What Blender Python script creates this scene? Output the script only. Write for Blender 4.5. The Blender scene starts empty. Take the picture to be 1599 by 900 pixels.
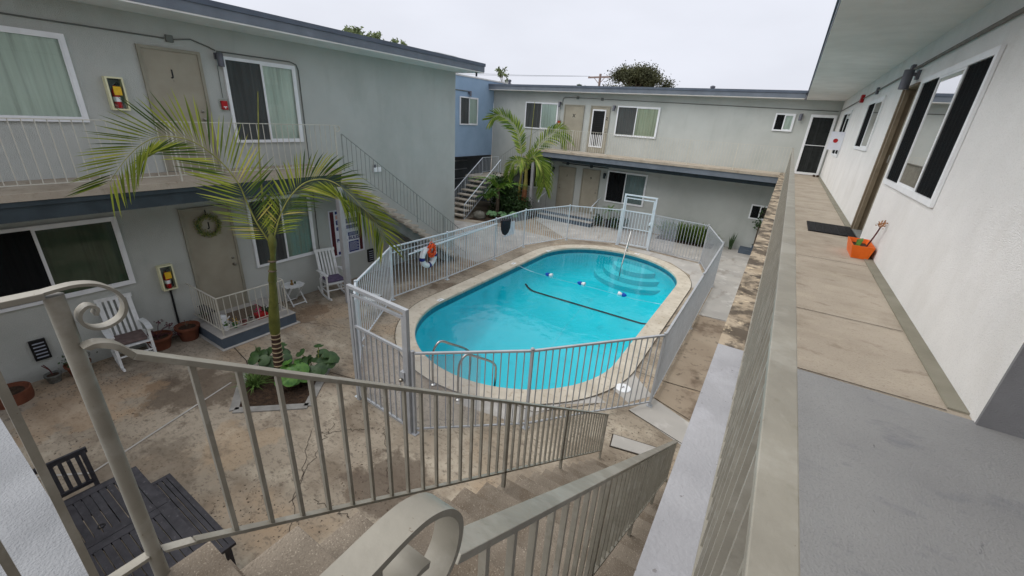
import bpy, bmesh, math, random
from mathutils import Vector, Matrix
random.seed(7)
S = bpy.context.scene
COL = S.collection
# ------------------------------------------------------------------ camera
cam = bpy.data.cameras.new('camera'); camo = bpy.data.objects.new('camera', cam); COL.objects.link(camo)
ya, pi_, ro = math.radians(31.166), math.radians(-22.408), math.radians(3.778)
fw = Vector((-math.sin(ya)*math.cos(pi_), math.cos(ya)*math.cos(pi_), math.sin(pi_)))
r0 = Vector((math.cos(ya), math.sin(ya), 0)); u0 = r0.cross(fw)
rr = r0*math.cos(ro)+u0*math.sin(ro); uu = -r0*math.sin(ro)+u0*math.cos(ro)
M = Matrix((rr, uu, -fw)).transposed().to_4x4(); M.translation = Vector((0, 0, 1.338))
camo.matrix_world = M
cam.sensor_width = 36; cam.lens = 36*647.892/1600; cam.clip_start = .02; cam.clip_end = 600
S.camera = camo
# ------------------------------------------------------------------ world, sun, exposure
SUN_EL, SUN_AZ = 52, 238      # the bright upper part of the overcast sky
w = bpy.data.worlds.new('World'); S.world = w; w.use_nodes = True
nt = w.node_tree; nt.nodes.clear()
sky = nt.nodes.new('ShaderNodeTexSky'); sky.sky_type = 'NISHITA'; sky.sun_disc = False
sky.sun_elevation = math.radians(SUN_EL); sky.sun_rotation = math.radians(SUN_AZ); sky.air_density = 1; sky.dust_density = 4
hs = nt.nodes.new('ShaderNodeHueSaturation'); hs.inputs['Saturation'].default_value = .12
mx = nt.nodes.new('ShaderNodeMix'); mx.data_type = 'RGBA'; mx.inputs[0].default_value = .82
mx.inputs[7].default_value = (7.5, 7.75, 8.6, 1)      # the even cloud cover
bg = nt.nodes.new('ShaderNodeBackground'); bg.inputs[1].default_value = .060
out = nt.nodes.new('ShaderNodeOutputWorld')
nt.links.new(sky.outputs[0], hs.inputs['Color']); nt.links.new(hs.outputs[0], mx.inputs[6])
tc = nt.nodes.new('ShaderNodeTexCoord'); cn = nt.nodes.new('ShaderNodeTexNoise'); cn.inputs['Scale'].default_value = 2.4; cn.inputs['Detail'].default_value = 5
mp = nt.nodes.new('ShaderNodeMapping'); mp.inputs['Scale'].default_value = (1,1,2.6); nt.links.new(tc.outputs['Generated'], mp.inputs[0]); nt.links.new(mp.outputs[0], cn.inputs['Vector'])
cr = nt.nodes.new('ShaderNodeMapRange'); cr.inputs['From Min'].default_value = .3; cr.inputs['From Max'].default_value = .7; cr.inputs['To Min'].default_value = .93; cr.inputs['To Max'].default_value = 1.05
nt.links.new(cn.outputs['Fac'], cr.inputs['Value']); cm = nt.nodes.new('ShaderNodeVectorMath'); cm.operation = 'SCALE'
nt.links.new(mx.outputs[2], cm.inputs[0]); nt.links.new(cr.outputs[0], cm.inputs[3])
nt.links.new(cm.outputs[0], bg.inputs[0]); nt.links.new(bg.outputs[0], out.inputs[0])
sl = bpy.data.lights.new('sun', 'SUN'); sl.energy = 1.6; sl.angle = math.radians(80); sl.color = (1, .97, .92)
so = bpy.data.objects.new('sun', sl); COL.objects.link(so)
az = math.radians(SUN_AZ); el = math.radians(SUN_EL)
sd = Vector((math.sin(az)*math.cos(el), math.cos(az)*math.cos(el), math.sin(el)))
so.rotation_euler = sd.to_track_quat('Z', 'Y').to_euler()
S.view_settings.view_transform = 'Standard'; S.view_settings.look = 'None'
S.view_settings.exposure = 1.03; S.view_settings.gamma = 1
S.render.engine = 'CYCLES'
S.cycles.max_bounces = 8; S.cycles.transparent_max_bounces = 24
# ------------------------------------------------------------------ materials
def lin(r, g, b):
    f = lambda c: (c/255/12.92) if c/255 <= .04045 else ((c/255+.055)/1.055)**2.4
    return (f(r), f(g), f(b), 1)
MATS = {}
class NT:
    def __init__(s, m): s.t = m.node_tree; s.n = s.t.nodes; s.l = s.t.links
    def new(s, ty, **k):
        x = s.n.new(ty)
        for a, v in k.items(): setattr(x, a, v)
        return x
def mat(name, c1, c2=None, scale=6, rough=.8, bump=0, bscale=80, metal=0, spots=None, spot_scale=40, spot_th=.62, streak=None, detail=6, spec=.3, layers=(), bdist=.01, blobs=()):
    """c1/c2 mixed by world-space noise; layers = (colour, noise scale, threshold, softness, stretch xyz)"""
    if name in MATS: return MATS[name]
    m = bpy.data.materials.new(name); m.use_nodes = True; T = NT(m)
    b = T.n['Principled BSDF']; b.inputs['Roughness'].default_value = rough; b.inputs['Metallic'].default_value = metal
    b.inputs['Specular IOR Level'].default_value = spec
    geo = T.new('ShaderNodeNewGeometry')
    col = None
    if c2 is None: c2 = tuple(c*.85 for c in c1[:3])+(1,)
    nz = T.new('ShaderNodeTexNoise'); nz.inputs['Scale'].default_value = scale; nz.inputs['Detail'].default_value = detail
    T.l.new(geo.outputs['Position'], nz.inputs['Vector'])
    rp = T.new('ShaderNodeValToRGB'); rp.color_ramp.elements[0].position = .35; rp.color_ramp.elements[1].position = .68
    rp.color_ramp.elements[0].color = c1; rp.color_ramp.elements[1].color = c2
    T.l.new(nz.outputs['Fac'], rp.inputs[0]); col = rp.outputs[0]
    for i, (lc, ls, th, soft, st) in enumerate(layers):
        mp = T.new('ShaderNodeMapping'); mp.inputs['Scale'].default_value = st; mp.inputs['Location'].default_value = (i*7.3, i*3.1, i*1.7)
        T.l.new(geo.outputs['Position'], mp.inputs['Vector'])
        n2 = T.new('ShaderNodeTexNoise'); n2.inputs['Scale'].default_value = ls; n2.inputs['Detail'].default_value = 8; n2.inputs['Roughness'].default_value = .62
        T.l.new(mp.outputs[0], n2.inputs['Vector'])
        mr = T.new('ShaderNodeMapRange'); mr.inputs['From Min'].default_value = th; mr.inputs['From Max'].default_value = th+soft
        T.l.new(n2.outputs['Fac'], mr.inputs['Value'])
        mx = T.new('ShaderNodeMix', data_type='RGBA'); mx.inputs[7].default_value = lc
        ml = T.new('ShaderNodeMath', operation='MULTIPLY'); ml.inputs[1].default_value = lc[3]
        T.l.new(mr.outputs[0], ml.inputs[0]); T.l.new(ml.outputs[0], mx.inputs[0]); T.l.new(col, mx.inputs[6]); col = mx.outputs[2]
    for (bx, by, br, bc) in blobs:
        ds = T.new('ShaderNodeVectorMath', operation='DISTANCE'); ds.inputs[1].default_value = (bx, by, -3.23); T.l.new(geo.outputs['Position'], ds.inputs[0])
        nb = T.new('ShaderNodeTexNoise'); nb.inputs['Scale'].default_value = 1.9; nb.inputs['Detail'].default_value = 9; nb.inputs['Roughness'].default_value = .65; T.l.new(geo.outputs['Position'], nb.inputs['Vector'])
        ma = T.new('ShaderNodeMath', operation='MULTIPLY_ADD'); ma.inputs[1].default_value = br*3.2; ma.inputs[2].default_value = -br*1.6; T.l.new(nb.outputs['Fac'], ma.inputs[0])
        sm = T.new('ShaderNodeMath', operation='ADD'); T.l.new(ds.outputs['Value'], sm.inputs[0]); T.l.new(ma.outputs[0], sm.inputs[1])
        mr = T.new('ShaderNodeMapRange'); mr.inputs['From Min'].default_value = br; mr.inputs['From Max'].default_value = br*.75; mr.inputs['To Max'].default_value = bc[3]; T.l.new(sm.outputs[0], mr.inputs['Value'])
        mx = T.new('ShaderNodeMix', data_type='RGBA'); mx.inputs[7].default_value = bc; T.l.new(mr.outputs[0], mx.inputs[0]); T.l.new(col, mx.inputs[6]); col = mx.outputs[2]
    if spots:
        vo = T.new('ShaderNodeTexVoronoi'); vo.inputs['Scale'].default_value = spot_scale
        n4 = T.new('ShaderNodeTexNoise'); n4.inputs['Scale'].default_value = 1.1; n4.inputs['Detail'].default_value = 3
        n5 = T.new('ShaderNodeVectorMath', operation='ADD'); n6 = T.new('ShaderNodeTexNoise'); n6.inputs['Scale'].default_value = 30
        sc = T.new('ShaderNodeVectorMath', operation='SCALE'); sc.inputs[3].default_value = .045
        T.l.new(geo.outputs['Position'], n6.inputs['Vector']); T.l.new(n6.outputs['Color'], sc.inputs[0]); T.l.new(sc.outputs[0], n5.inputs[0]); T.l.new(geo.outputs['Position'], n5.inputs[1])
        T.l.new(n5.outputs[0], vo.inputs['Vector']); T.l.new(geo.outputs['Position'], n4.inputs['Vector'])
        a = T.new('ShaderNodeMapRange'); a.inputs['From Min'].default_value = .26; a.inputs['From Max'].default_value = .16
        T.l.new(vo.outputs['Distance'], a.inputs['Value'])
        c = T.new('ShaderNodeMapRange'); c.inputs['From Min'].default_value = .42; c.inputs['From Max'].default_value = .62
        T.l.new(n4.outputs['Fac'], c.inputs['Value'])
        g = T.new('ShaderNodeMath', operation='MULTIPLY'); T.l.new(a.outputs[0], g.inputs[0]); T.l.new(c.outputs[0], g.inputs[1])
        sv = T.new('ShaderNodeSeparateColor'); T.l.new(vo.outputs['Color'], sv.inputs[0])
        gt = T.new('ShaderNodeMath', operation='GREATER_THAN'); gt.inputs[1].default_value = spot_th; T.l.new(sv.outputs[0], gt.inputs[0])
        g2 = T.new('ShaderNodeMath', operation='MULTIPLY'); T.l.new(g.outputs[0], g2.inputs[0]); T.l.new(gt.outputs[0], g2.inputs[1])
        mx = T.new('ShaderNodeMix', data_type='RGBA'); mx.inputs[7].default_value = spots
        T.l.new(g2.outputs[0], mx.inputs[0]); T.l.new(col, mx.inputs[6]); col = mx.outputs[2]
    T.l.new(col, b.inputs['Base Color'])
    if bump:
        n3 = T.new('ShaderNodeTexNoise'); n3.inputs['Scale'].default_value = bscale; n3.inputs['Detail'].default_value = 4
        T.l.new(geo.outputs['Position'], n3.inputs['Vector'])
        bp = T.new('ShaderNodeBump'); bp.inputs['Strength'].default_value = bump; bp.inputs['Distance'].default_value = bdist
        T.l.new(n3.outputs['Fac'], bp.inputs['Height']); T.l.new(bp.outputs[0], b.inputs['Normal'])
    MATS[name] = m; return m
C = lin
stucco = mat('stucco_sage', C(187,190,186), C(178,181,177), 1.2, .92, 1, 90, layers=((C(128,132,126)[:3]+(.16,), 2.5, .56, .2, (1.2,1.2,.15)), (C(146,152,146)[:3]+(.45,), .7, .5, .25, (1,1,.6)), (C(176,184,175)[:3]+(.35,), 60, .5, .25, (1,1,1))))
stucco_w = mat('stucco_white', C(242,241,239), C(234,233,231), 2, .92, .8, 160, layers=((C(200,199,196)[:3]+(.35,), 90, .52, .15, (1,1,1)), (C(206,202,194)[:3]+(.4,), 1.3, .52, .25, (1,1,.6))), bdist=.016)
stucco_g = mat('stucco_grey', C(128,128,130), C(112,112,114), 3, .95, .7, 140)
stucco_b = mat('stucco_blue', C(150,174,198), C(140,164,189), 1.5, .92, .3, 120)
soffit_m = mat('soffit_paint', C(230,227,224), C(220,217,214), 3, .9, .8, 70)
slate = mat('fascia_slate', C(108,115,124), C(97,104,113), 3, .6, .1, 60, layers=((C(132,140,150)[:3]+(.5,), 3, .6, .15, (1,1,3)),))
slate_d = mat('beam_dark', C(58,68,74), C(46,55,60), 4, .7, .1, 50)
roofm = mat('roofing', C(120,120,124), C(96,96,100), 5, .95, .3, 60)
trim = mat('door_frame_paint', C(152,148,134), C(138,134,120), 4, .7)
doorm = mat('door_paint', C(160,154,138), C(148,142,127), 2.5, .6, .1, 40)
brownjamb = mat('jamb_paint', C(128,116,98), C(112,101,84), 5, .7, .1, 60)
white = mat('white_vinyl', C(232,234,236), C(222,224,227), 5, .45)
whitew = mat('white_painted_wood', C(230,232,232), C(212,214,213), 9, .6, .1, 60)
black = mat('black_plastic', C(24,25,28), C(16,17,19), 8, .5)
railm = mat('taupe_rail_paint', C(143,139,128), C(131,127,117), 9, .45, .22, 45, layers=((C(122,118,104)[:3]+(.5,), 30, .6, .12, (1,1,1)), (C(96,78,62)[:3]+(.75,), 75, .685, .02, (1,1,1)), (C(166,163,154)[:3]+(.4,), 7, .52, .1, (1,1,1))), bdist=.006)
railf = mat('pale_rail_paint', C(198,195,184), C(184,181,169), 9, .5, .1, 60)
wrought = mat('grey_rail_paint', C(150,154,150), C(136,140,136), 9, .5)
alum = mat('white_fence_enamel', C(214,222,228), C(202,210,218), 6, .4)
alum2 = mat('grey_fence_enamel', C(170,173,177), C(158,161,165), 6, .4)
steel = mat('stainless_steel', C(190,190,188), C(165,165,163), 20, .25, metal=1)
brass = mat('door_metal', C(150,146,138), C(110,106,98), 30, .3, metal=1)
concrete = mat('courtyard_concrete', C(164,153,137), C(148,137,121), .9, .93, .5, 45,
   layers=((C(172,146,116)[:3]+(.6,), .55, .53, .15, (1,1,1)), (C(188,178,160)[:3]+(.6,), 1.5, .53, .14, (1,1,1)),
           (C(112,99,84)[:3]+(.7,), 1.1, .5, .16, (1,1.3,1)), (C(88,79,70)[:3]+(.6,), 7, .55, .12, (1,2.2,1)), (C(104,94,82)[:3]+(.5,), 22, .54, .1, (1,1,1)), (C(84,76,68)[:3]+(.6,), .42, .57, .12, (1,1,1))),
   spots=C(78,66,56), spot_scale=19, spot_th=.4,
   blobs=((-7.35,2.25,.75,C(92,80,68)[:3]+(.75,)), (-3.3,2.8,.6,C(86,74,64)[:3]+(.7,)), (-8.3,1.0,.8,C(174,144,112)[:3]+(.35,)), (-5.6,1.9,.5,C(180,154,122)[:3]+(.35,)), (-8.6,8.4,1.0,C(104,92,78)[:3]+(.6,)), (-7.1,8.3,.5,C(104,88,72)[:3]+(.6,)), (-5.9,1.0,.7,C(104,94,82)[:3]+(.5,)), (-8.6,5.0,.5,C(120,98,78)[:3]+(.6,))))
conc_grey = mat('pale_grey_concrete', C(176,172,166), C(160,157,152), 1.3, .9, .2, 60, layers=((C(140,134,126)[:3]+(.7,), 1.6, .55, .12, (1.6,.7,1)), (C(198,195,190)[:3]+(.6,), 2.5, .56, .1, (1,1,1))))
conc_brown = mat('brown_stained_concrete', C(160,146,128), C(142,127,110), 1.2, .9, .3, 60, layers=((C(105,90,76)[:3]+(.8,), 1.5, .53, .1, (1,.8,1)), (C(88,78,68)[:3]+(.6,), 6, .58, .08, (1,1,1))))
coping_m = mat('coping_stone', C(196,188,173), C(178,169,153), 3, .85, .35, 40, layers=((C(158,143,122)[:3]+(.7,), 9, .55, .1, (1,1,1)),))
deckm = mat('walkway_deck_tan', C(176,165,150), C(161,150,135), 1.6, .85, .5, 90, layers=((C(140,128,112)[:3]+(.6,), 1.6, .5, .18, (.9,1.3,1)), (C(188,176,158)[:3]+(.4,), 3.5, .52, .15, (.9,1.2,1)), (C(118,104,88)[:3]+(.45,), 7, .58, .1, (.8,1.4,1)), (C(120,108,94)[:3]+(.4,), 60, .56, .1, (1,1,1))))
deckgrey = mat('walkway_deck_grey', C(152,152,151), C(140,140,140), 1.5, .8, .6, 120, layers=((C(112,114,121)[:3]+(.5,), 3, .56, .12, (1,2,1)), (C(96,96,100)[:3]+(.7,), 16, .68, .02, (1,.3,1)), (C(124,124,128)[:3]+(.5,), 120, .55, .1, (1,1,1))), bdist=.006)
coverm = mat('cove_strip_grey', C(140,136,122), C(126,122,108), 4, .85, .2, 60)
ledge_st = mat('ledge_stained', C(170,156,136), C(146,132,112), 5, .9, .3, 50, layers=((C(66,58,50)[:3]+(.85,), 3, .46, .1, (1,1,1)), (C(62,56,50)[:3]+(.8,), 11, .52, .1, (1,1,1)), (C(214,196,166)[:3]+(.6,), 8, .6, .05, (1,1,1))))
ledge_g = mat('ledge_painted_grey', C(158,158,161), C(145,145,148), 3, .6, .5, 70, layers=((C(110,106,104)[:3]+(.8,), 30, .66, .02, (1,1,1)), (C(178,178,184)[:3]+(.5,), 4, .5, .2, (1,1,1))), bdist=.006)
treadm = mat('step_concrete', C(132,122,109), C(116,106,94), 3, .9, .6, 120, layers=((C(104,92,78)[:3]+(.7,), 3, .52, .12, (1,1,1)), (C(182,172,156)[:3]+(.7,), 130, .58, .08, (1,1,1)), (C(84,74,64)[:3]+(.5,), 90, .58, .08, (1,1,1))))
treadf = mat('far_step_concrete', C(186,178,164), C(160,152,140), 4, .9, .2, 60, layers=((C(120,112,100)[:3]+(.6,), 3, .54, .12, (1,1,1)),))
stringm = mat('stringer_grey', C(130,132,130), C(112,114,112), 4, .8, .2, 60)
stepblue = mat('step_blue_paint', C(84,95,108), C(74,85,97), 5, .7, .15, 60)
terra = mat('terracotta', C(120,72,52), C(95,56,42), 6, .8, .2, 50, layers=((C(150,104,80)[:3]+(.4,), 6, .58, .1, (1,1,1)),))
soil = mat('soil', C(78,60,46), C(48,37,29), 14, .98, 1, 40, bdist=.05)
wooddark = mat('weathered_dark_wood', C(66,65,70), C(50,49,54), 10, .65, .2, 60, layers=((C(104,102,106)[:3]+(.6,), 22, .6, .08, (1,1,1)),))
joint = mat('joint_dark', C(62,54,46), C(50,44,38), 20, .95)
leafA = mat('palm_leaflet_green', C(148,154,58), C(44,62,22), 14, .6, spec=.2)
leafB = mat('palm_leaflet_far', C(144,158,74), C(62,88,36), 9, .6)
leafD = mat('dark_leaf', C(60,86,44), C(36,60,30), 8, .45, spec=.4)
leafG = mat('bright_leaf', C(92,132,56), C(56,98,42), 14, .45, spec=.4)
fernm = mat('fern_green', C(110,150,54), C(70,112,40), 5, .6)
leafT = mat('tree_leaf', C(86,88,58), C(50,54,36), .6, .8)
leafT2 = mat('tree_leaf_green', C(118,130,90), C(84,98,62), 2, .8)
bark = mat('bark_grey', C(110,98,84), C(80,70,60), 12, .95, .5, 30)
rachism = mat('rachis_green', C(150,150,80), C(120,124,60), 10, .5)
def leafmat(name, c1, c2, dry=None, rough=.55):
    m = mat(name, c1, c2, 5, rough, spec=.25); T = NT(m); b = T.n['Principled BSDF']
    g = T.new('ShaderNodeNewGeometry'); rp = T.new('ShaderNodeValToRGB'); e = rp.color_ramp.elements
    e[0].color = c2; e[1].color = c1; e[0].position = .1; e[1].position = .85
    if dry: x = e.new(.97); x.color = dry
    T.l.new(g.outputs['Random Per Island'], rp.inputs[0]); T.l.new(rp.outputs[0], b.inputs['Base Color'])
    tr = T.new('ShaderNodeBsdfTranslucent'); T.l.new(rp.outputs[0], tr.inputs[0]); mxs = T.new('ShaderNodeMixShader'); mxs.inputs[0].default_value = .25
    o = [n for n in T.n if n.type == 'OUTPUT_MATERIAL'][0]; T.l.new(b.outputs[0], mxs.inputs[1]); T.l.new(tr.outputs[0], mxs.inputs[2]); T.l.new(mxs.outputs[0], o.inputs[0])
    return m
for nm_, a_, b_, d_ in (('palm_leaf', C(164,174,64), C(58,84,28), C(196,182,100)), ('palm_leaf_far', C(156,176,76), C(76,108,40), C(184,180,104))): leafmat(nm_, a_, b_, d_)
leafA, leafB = MATS['palm_leaf'], MATS['palm_leaf_far']
crownshaft = mat('crownshaft_green', C(104,106,50), C(78,82,36), 6, .5, layers=((C(150,140,80)[:3]+(.6,), 8, .6, .1, (1,1,.4)),))
redm = mat('red_enamel', C(176,30,34), C(150,22,26), 10, .4)
orange = mat('orange_plastic', C(232,110,34), C(214,94,26), 8, .45, layers=((C(160,70,30)[:3]+(.4,), 9, .6, .1, (1,1,1)),))
orangeR = mat('orange_rope', C(240,96,40), C(214,76,30), 60, .7)
navy = mat('navy_paint', C(36,48,120), C(30,40,108), 10, .5)
maroon = mat('maroon_paint', C(86,22,34), C(74,18,28), 10, .5)
signw = mat('sign_white', C(226,228,236), C(214,216,226), 5, .5)
signp = mat('sign_pink', C(214,170,160), C(206,160,150), 5, .5)
cream = mat('cream_plastic', C(226,224,188), C(212,210,174), 5, .5)
yellow = mat('yellow_tag', C(232,190,52), C(214,170,40), 20, .6)
purple = mat('purple_cushion', C(110,98,124), C(92,82,106), 12, .9, .3, 120)
taupec = mat('taupe_cushion', C(120,104,100), C(100,86,84), 12, .9, .3, 120)
grille = mat('vent_slat_silver', C(170,176,190), C(150,156,170), 12, .5)
lampg = mat('lamp_grey_metal', C(104,106,114), C(90,92,100), 8, .5, metal=.3)
conduit_m = mat('conduit_paint', C(104,108,104), C(92,96,92), 8, .6)
conduit_w = mat('conduit_taupe', C(120,116,110), C(104,100,95), 8, .6)
meshdark = mat('net_black', C(40,40,46), C(28,28,33), 30, .9)
bluep = mat('float_blue', C(30,90,190), C(24,76,170), 10, .4)
redleaf = mat('purple_leaf', C(96,52,60), C(66,36,44), 10, .6)
pinkp = mat('pink_flower', C(214,70,120), C(190,50,100), 20, .7)
stonem = mat('boulder', C(120,118,110), C(90,88,80), 6, .95, .6, 14, bdist=.05)
dryf = mat('dry_flower', C(190,140,96), C(130,86,60), 30, .9)
stemr = mat('dry_stem', C(96,48,48), C(70,34,36), 20, .8)
darkin = mat('garage_dark', C(120,126,130), C(104,110,114), 2, .9)
pvcpipe = mat('pipe_grey', C(190,194,198), C(174,178,182), 3, .7)
woodpole = mat('pole_wood', C(140,124,120), C(118,104,100), 6, .9)
def curtain(name, c1, c2, sc=9):
    if name in MATS: return MATS[name]
    return mat(name, c1, tuple(.5*(a+b) for a, b in zip(c1, c2)), .6, .85, 0, layers=((tuple(x*.55 for x in c1[:3])+(.55,), 9, .5, .12, (1,1,.03)), (tuple(min(1,x*1.2) for x in c1[:3])+(.4,), 13, .55, .1, (1,1,.03))))  # vertical streaks paint the shade and light of the folds into the cloth colour
cur_dark = curtain('curtain_behind_screen', C(150,155,153), C(110,116,114))
cur_green = curtain('curtain_sage', C(196,208,198), C(172,186,174))
cur_teal = curtain('curtain_teal', C(190,204,197), C(166,182,174))
cur_lime = curtain('curtain_lime', C(182,188,166), C(158,166,142))
cur_deep = curtain('curtain_deep_green', C(72,88,70), C(54,68,52))
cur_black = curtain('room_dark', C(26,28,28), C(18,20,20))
def glassmat(name, tint=(1,1,1,1), refl=.0, rough=.02):
    m = bpy.data.materials.new(name); m.use_nodes = True; T = NT(m); T.n.clear()
    o = T.new('ShaderNodeOutputMaterial'); tr = T.new('ShaderNodeBsdfTransparent'); tr.inputs[0].default_value = tint
    gl = T.new('ShaderNodeBsdfGlossy'); gl.inputs['Roughness'].default_value = rough
    fr = T.new('ShaderNodeFresnel'); fr.inputs[0].default_value = 1.24
    ad = T.new('ShaderNodeMath', operation='ADD'); ad.inputs[1].default_value = refl; ad.use_clamp = True
    mx = T.new('ShaderNodeMixShader')
    T.l.new(fr.outputs[0], ad.inputs[0]); T.l.new(ad.outputs[0], mx.inputs[0]); T.l.new(tr.outputs[0], mx.inputs[1]); T.l.new(gl.outputs[0], mx.inputs[2]); T.l.new(mx.outputs[0], o.inputs[0])
    MATS[name] = m; return m
glass = glassmat('window_glass', (.95,.98,.96,1), .03)
def screenmat(name, col, alpha):
    m = bpy.data.materials.new(name); m.use_nodes = True; T = NT(m); T.n.clear()
    o = T.new('ShaderNodeOutputMaterial'); tr = T.new('ShaderNodeBsdfTransparent'); di = T.new('ShaderNodeBsdfDiffuse'); di.inputs[0].default_value = col
    mx = T.new('ShaderNodeMixShader'); mx.inputs[0].default_value = alpha
    T.l.new(tr.outputs[0], mx.inputs[1]); T.l.new(di.outputs[0], mx.inputs[2]); T.l.new(mx.outputs[0], o.inputs[0]); MATS[name] = m; return m
fmesh = screenmat('perforated_mesh', C(176,180,188), .34)
scrm = screenmat('insect_screen', C(34,36,38), .5)
def water_mat():
    m = bpy.data.materials.new('pool_water'); m.use_nodes = True; T = NT(m); T.n.clear()
    o = T.new('ShaderNodeOutputMaterial'); tr = T.new('ShaderNodeBsdfTransparent'); tr.inputs[0].default_value = (.82,.98,1,1)
    gl = T.new('ShaderNodeBsdfGlossy'); gl.inputs['Roughness'].default_value = .0
    fr = T.new('ShaderNodeFresnel'); fr.inputs[0].default_value = 1.33
    geo = T.new('ShaderNodeNewGeometry'); nz = T.new('ShaderNodeTexNoise'); nz.inputs['Scale'].default_value = 3.5; nz.inputs['Detail'].default_value = 4
    T.l.new(geo.outputs['Position'], nz.inputs['Vector'])
    bp = T.new('ShaderNodeBump'); bp.inputs['Strength'].default_value = .5; bp.inputs['Distance'].default_value = .02
    T.l.new(nz.outputs['Fac'], bp.inputs['Height']); T.l.new(bp.outputs[0], gl.inputs['Normal']); T.l.new(bp.outputs[0], fr.inputs['Normal'])
    mx = T.new('ShaderNodeMixShader'); ml = T.new('ShaderNodeMath', operation='MULTIPLY'); ml.inputs[1].default_value = 1.6; ml.use_clamp = True
    T.l.new(fr.outputs[0], ml.inputs[0]); T.l.new(ml.outputs[0], mx.inputs[0]); T.l.new(tr.outputs[0], mx.inputs[1]); T.l.new(gl.outputs[0], mx.inputs[2]); T.l.new(mx.outputs[0], o.inputs[0])
    return m
waterm = water_mat()
plaster = mat('pool_plaster', C(34,208,220), C(22,200,212), .8, .9, layers=((C(60,214,226)[:3]+(.4,), .9, .52, .2, (1,1,1)), (C(10,168,184)[:3]+(.35,), 2.5, .58, .1, (1,1,1))))
plasterS = mat('pool_step_plaster', C(70,206,214), C(56,198,208), 2, .9)
tileb = mat('pool_tile', C(24,120,140), C(16,100,122), 9, .4)
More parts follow.
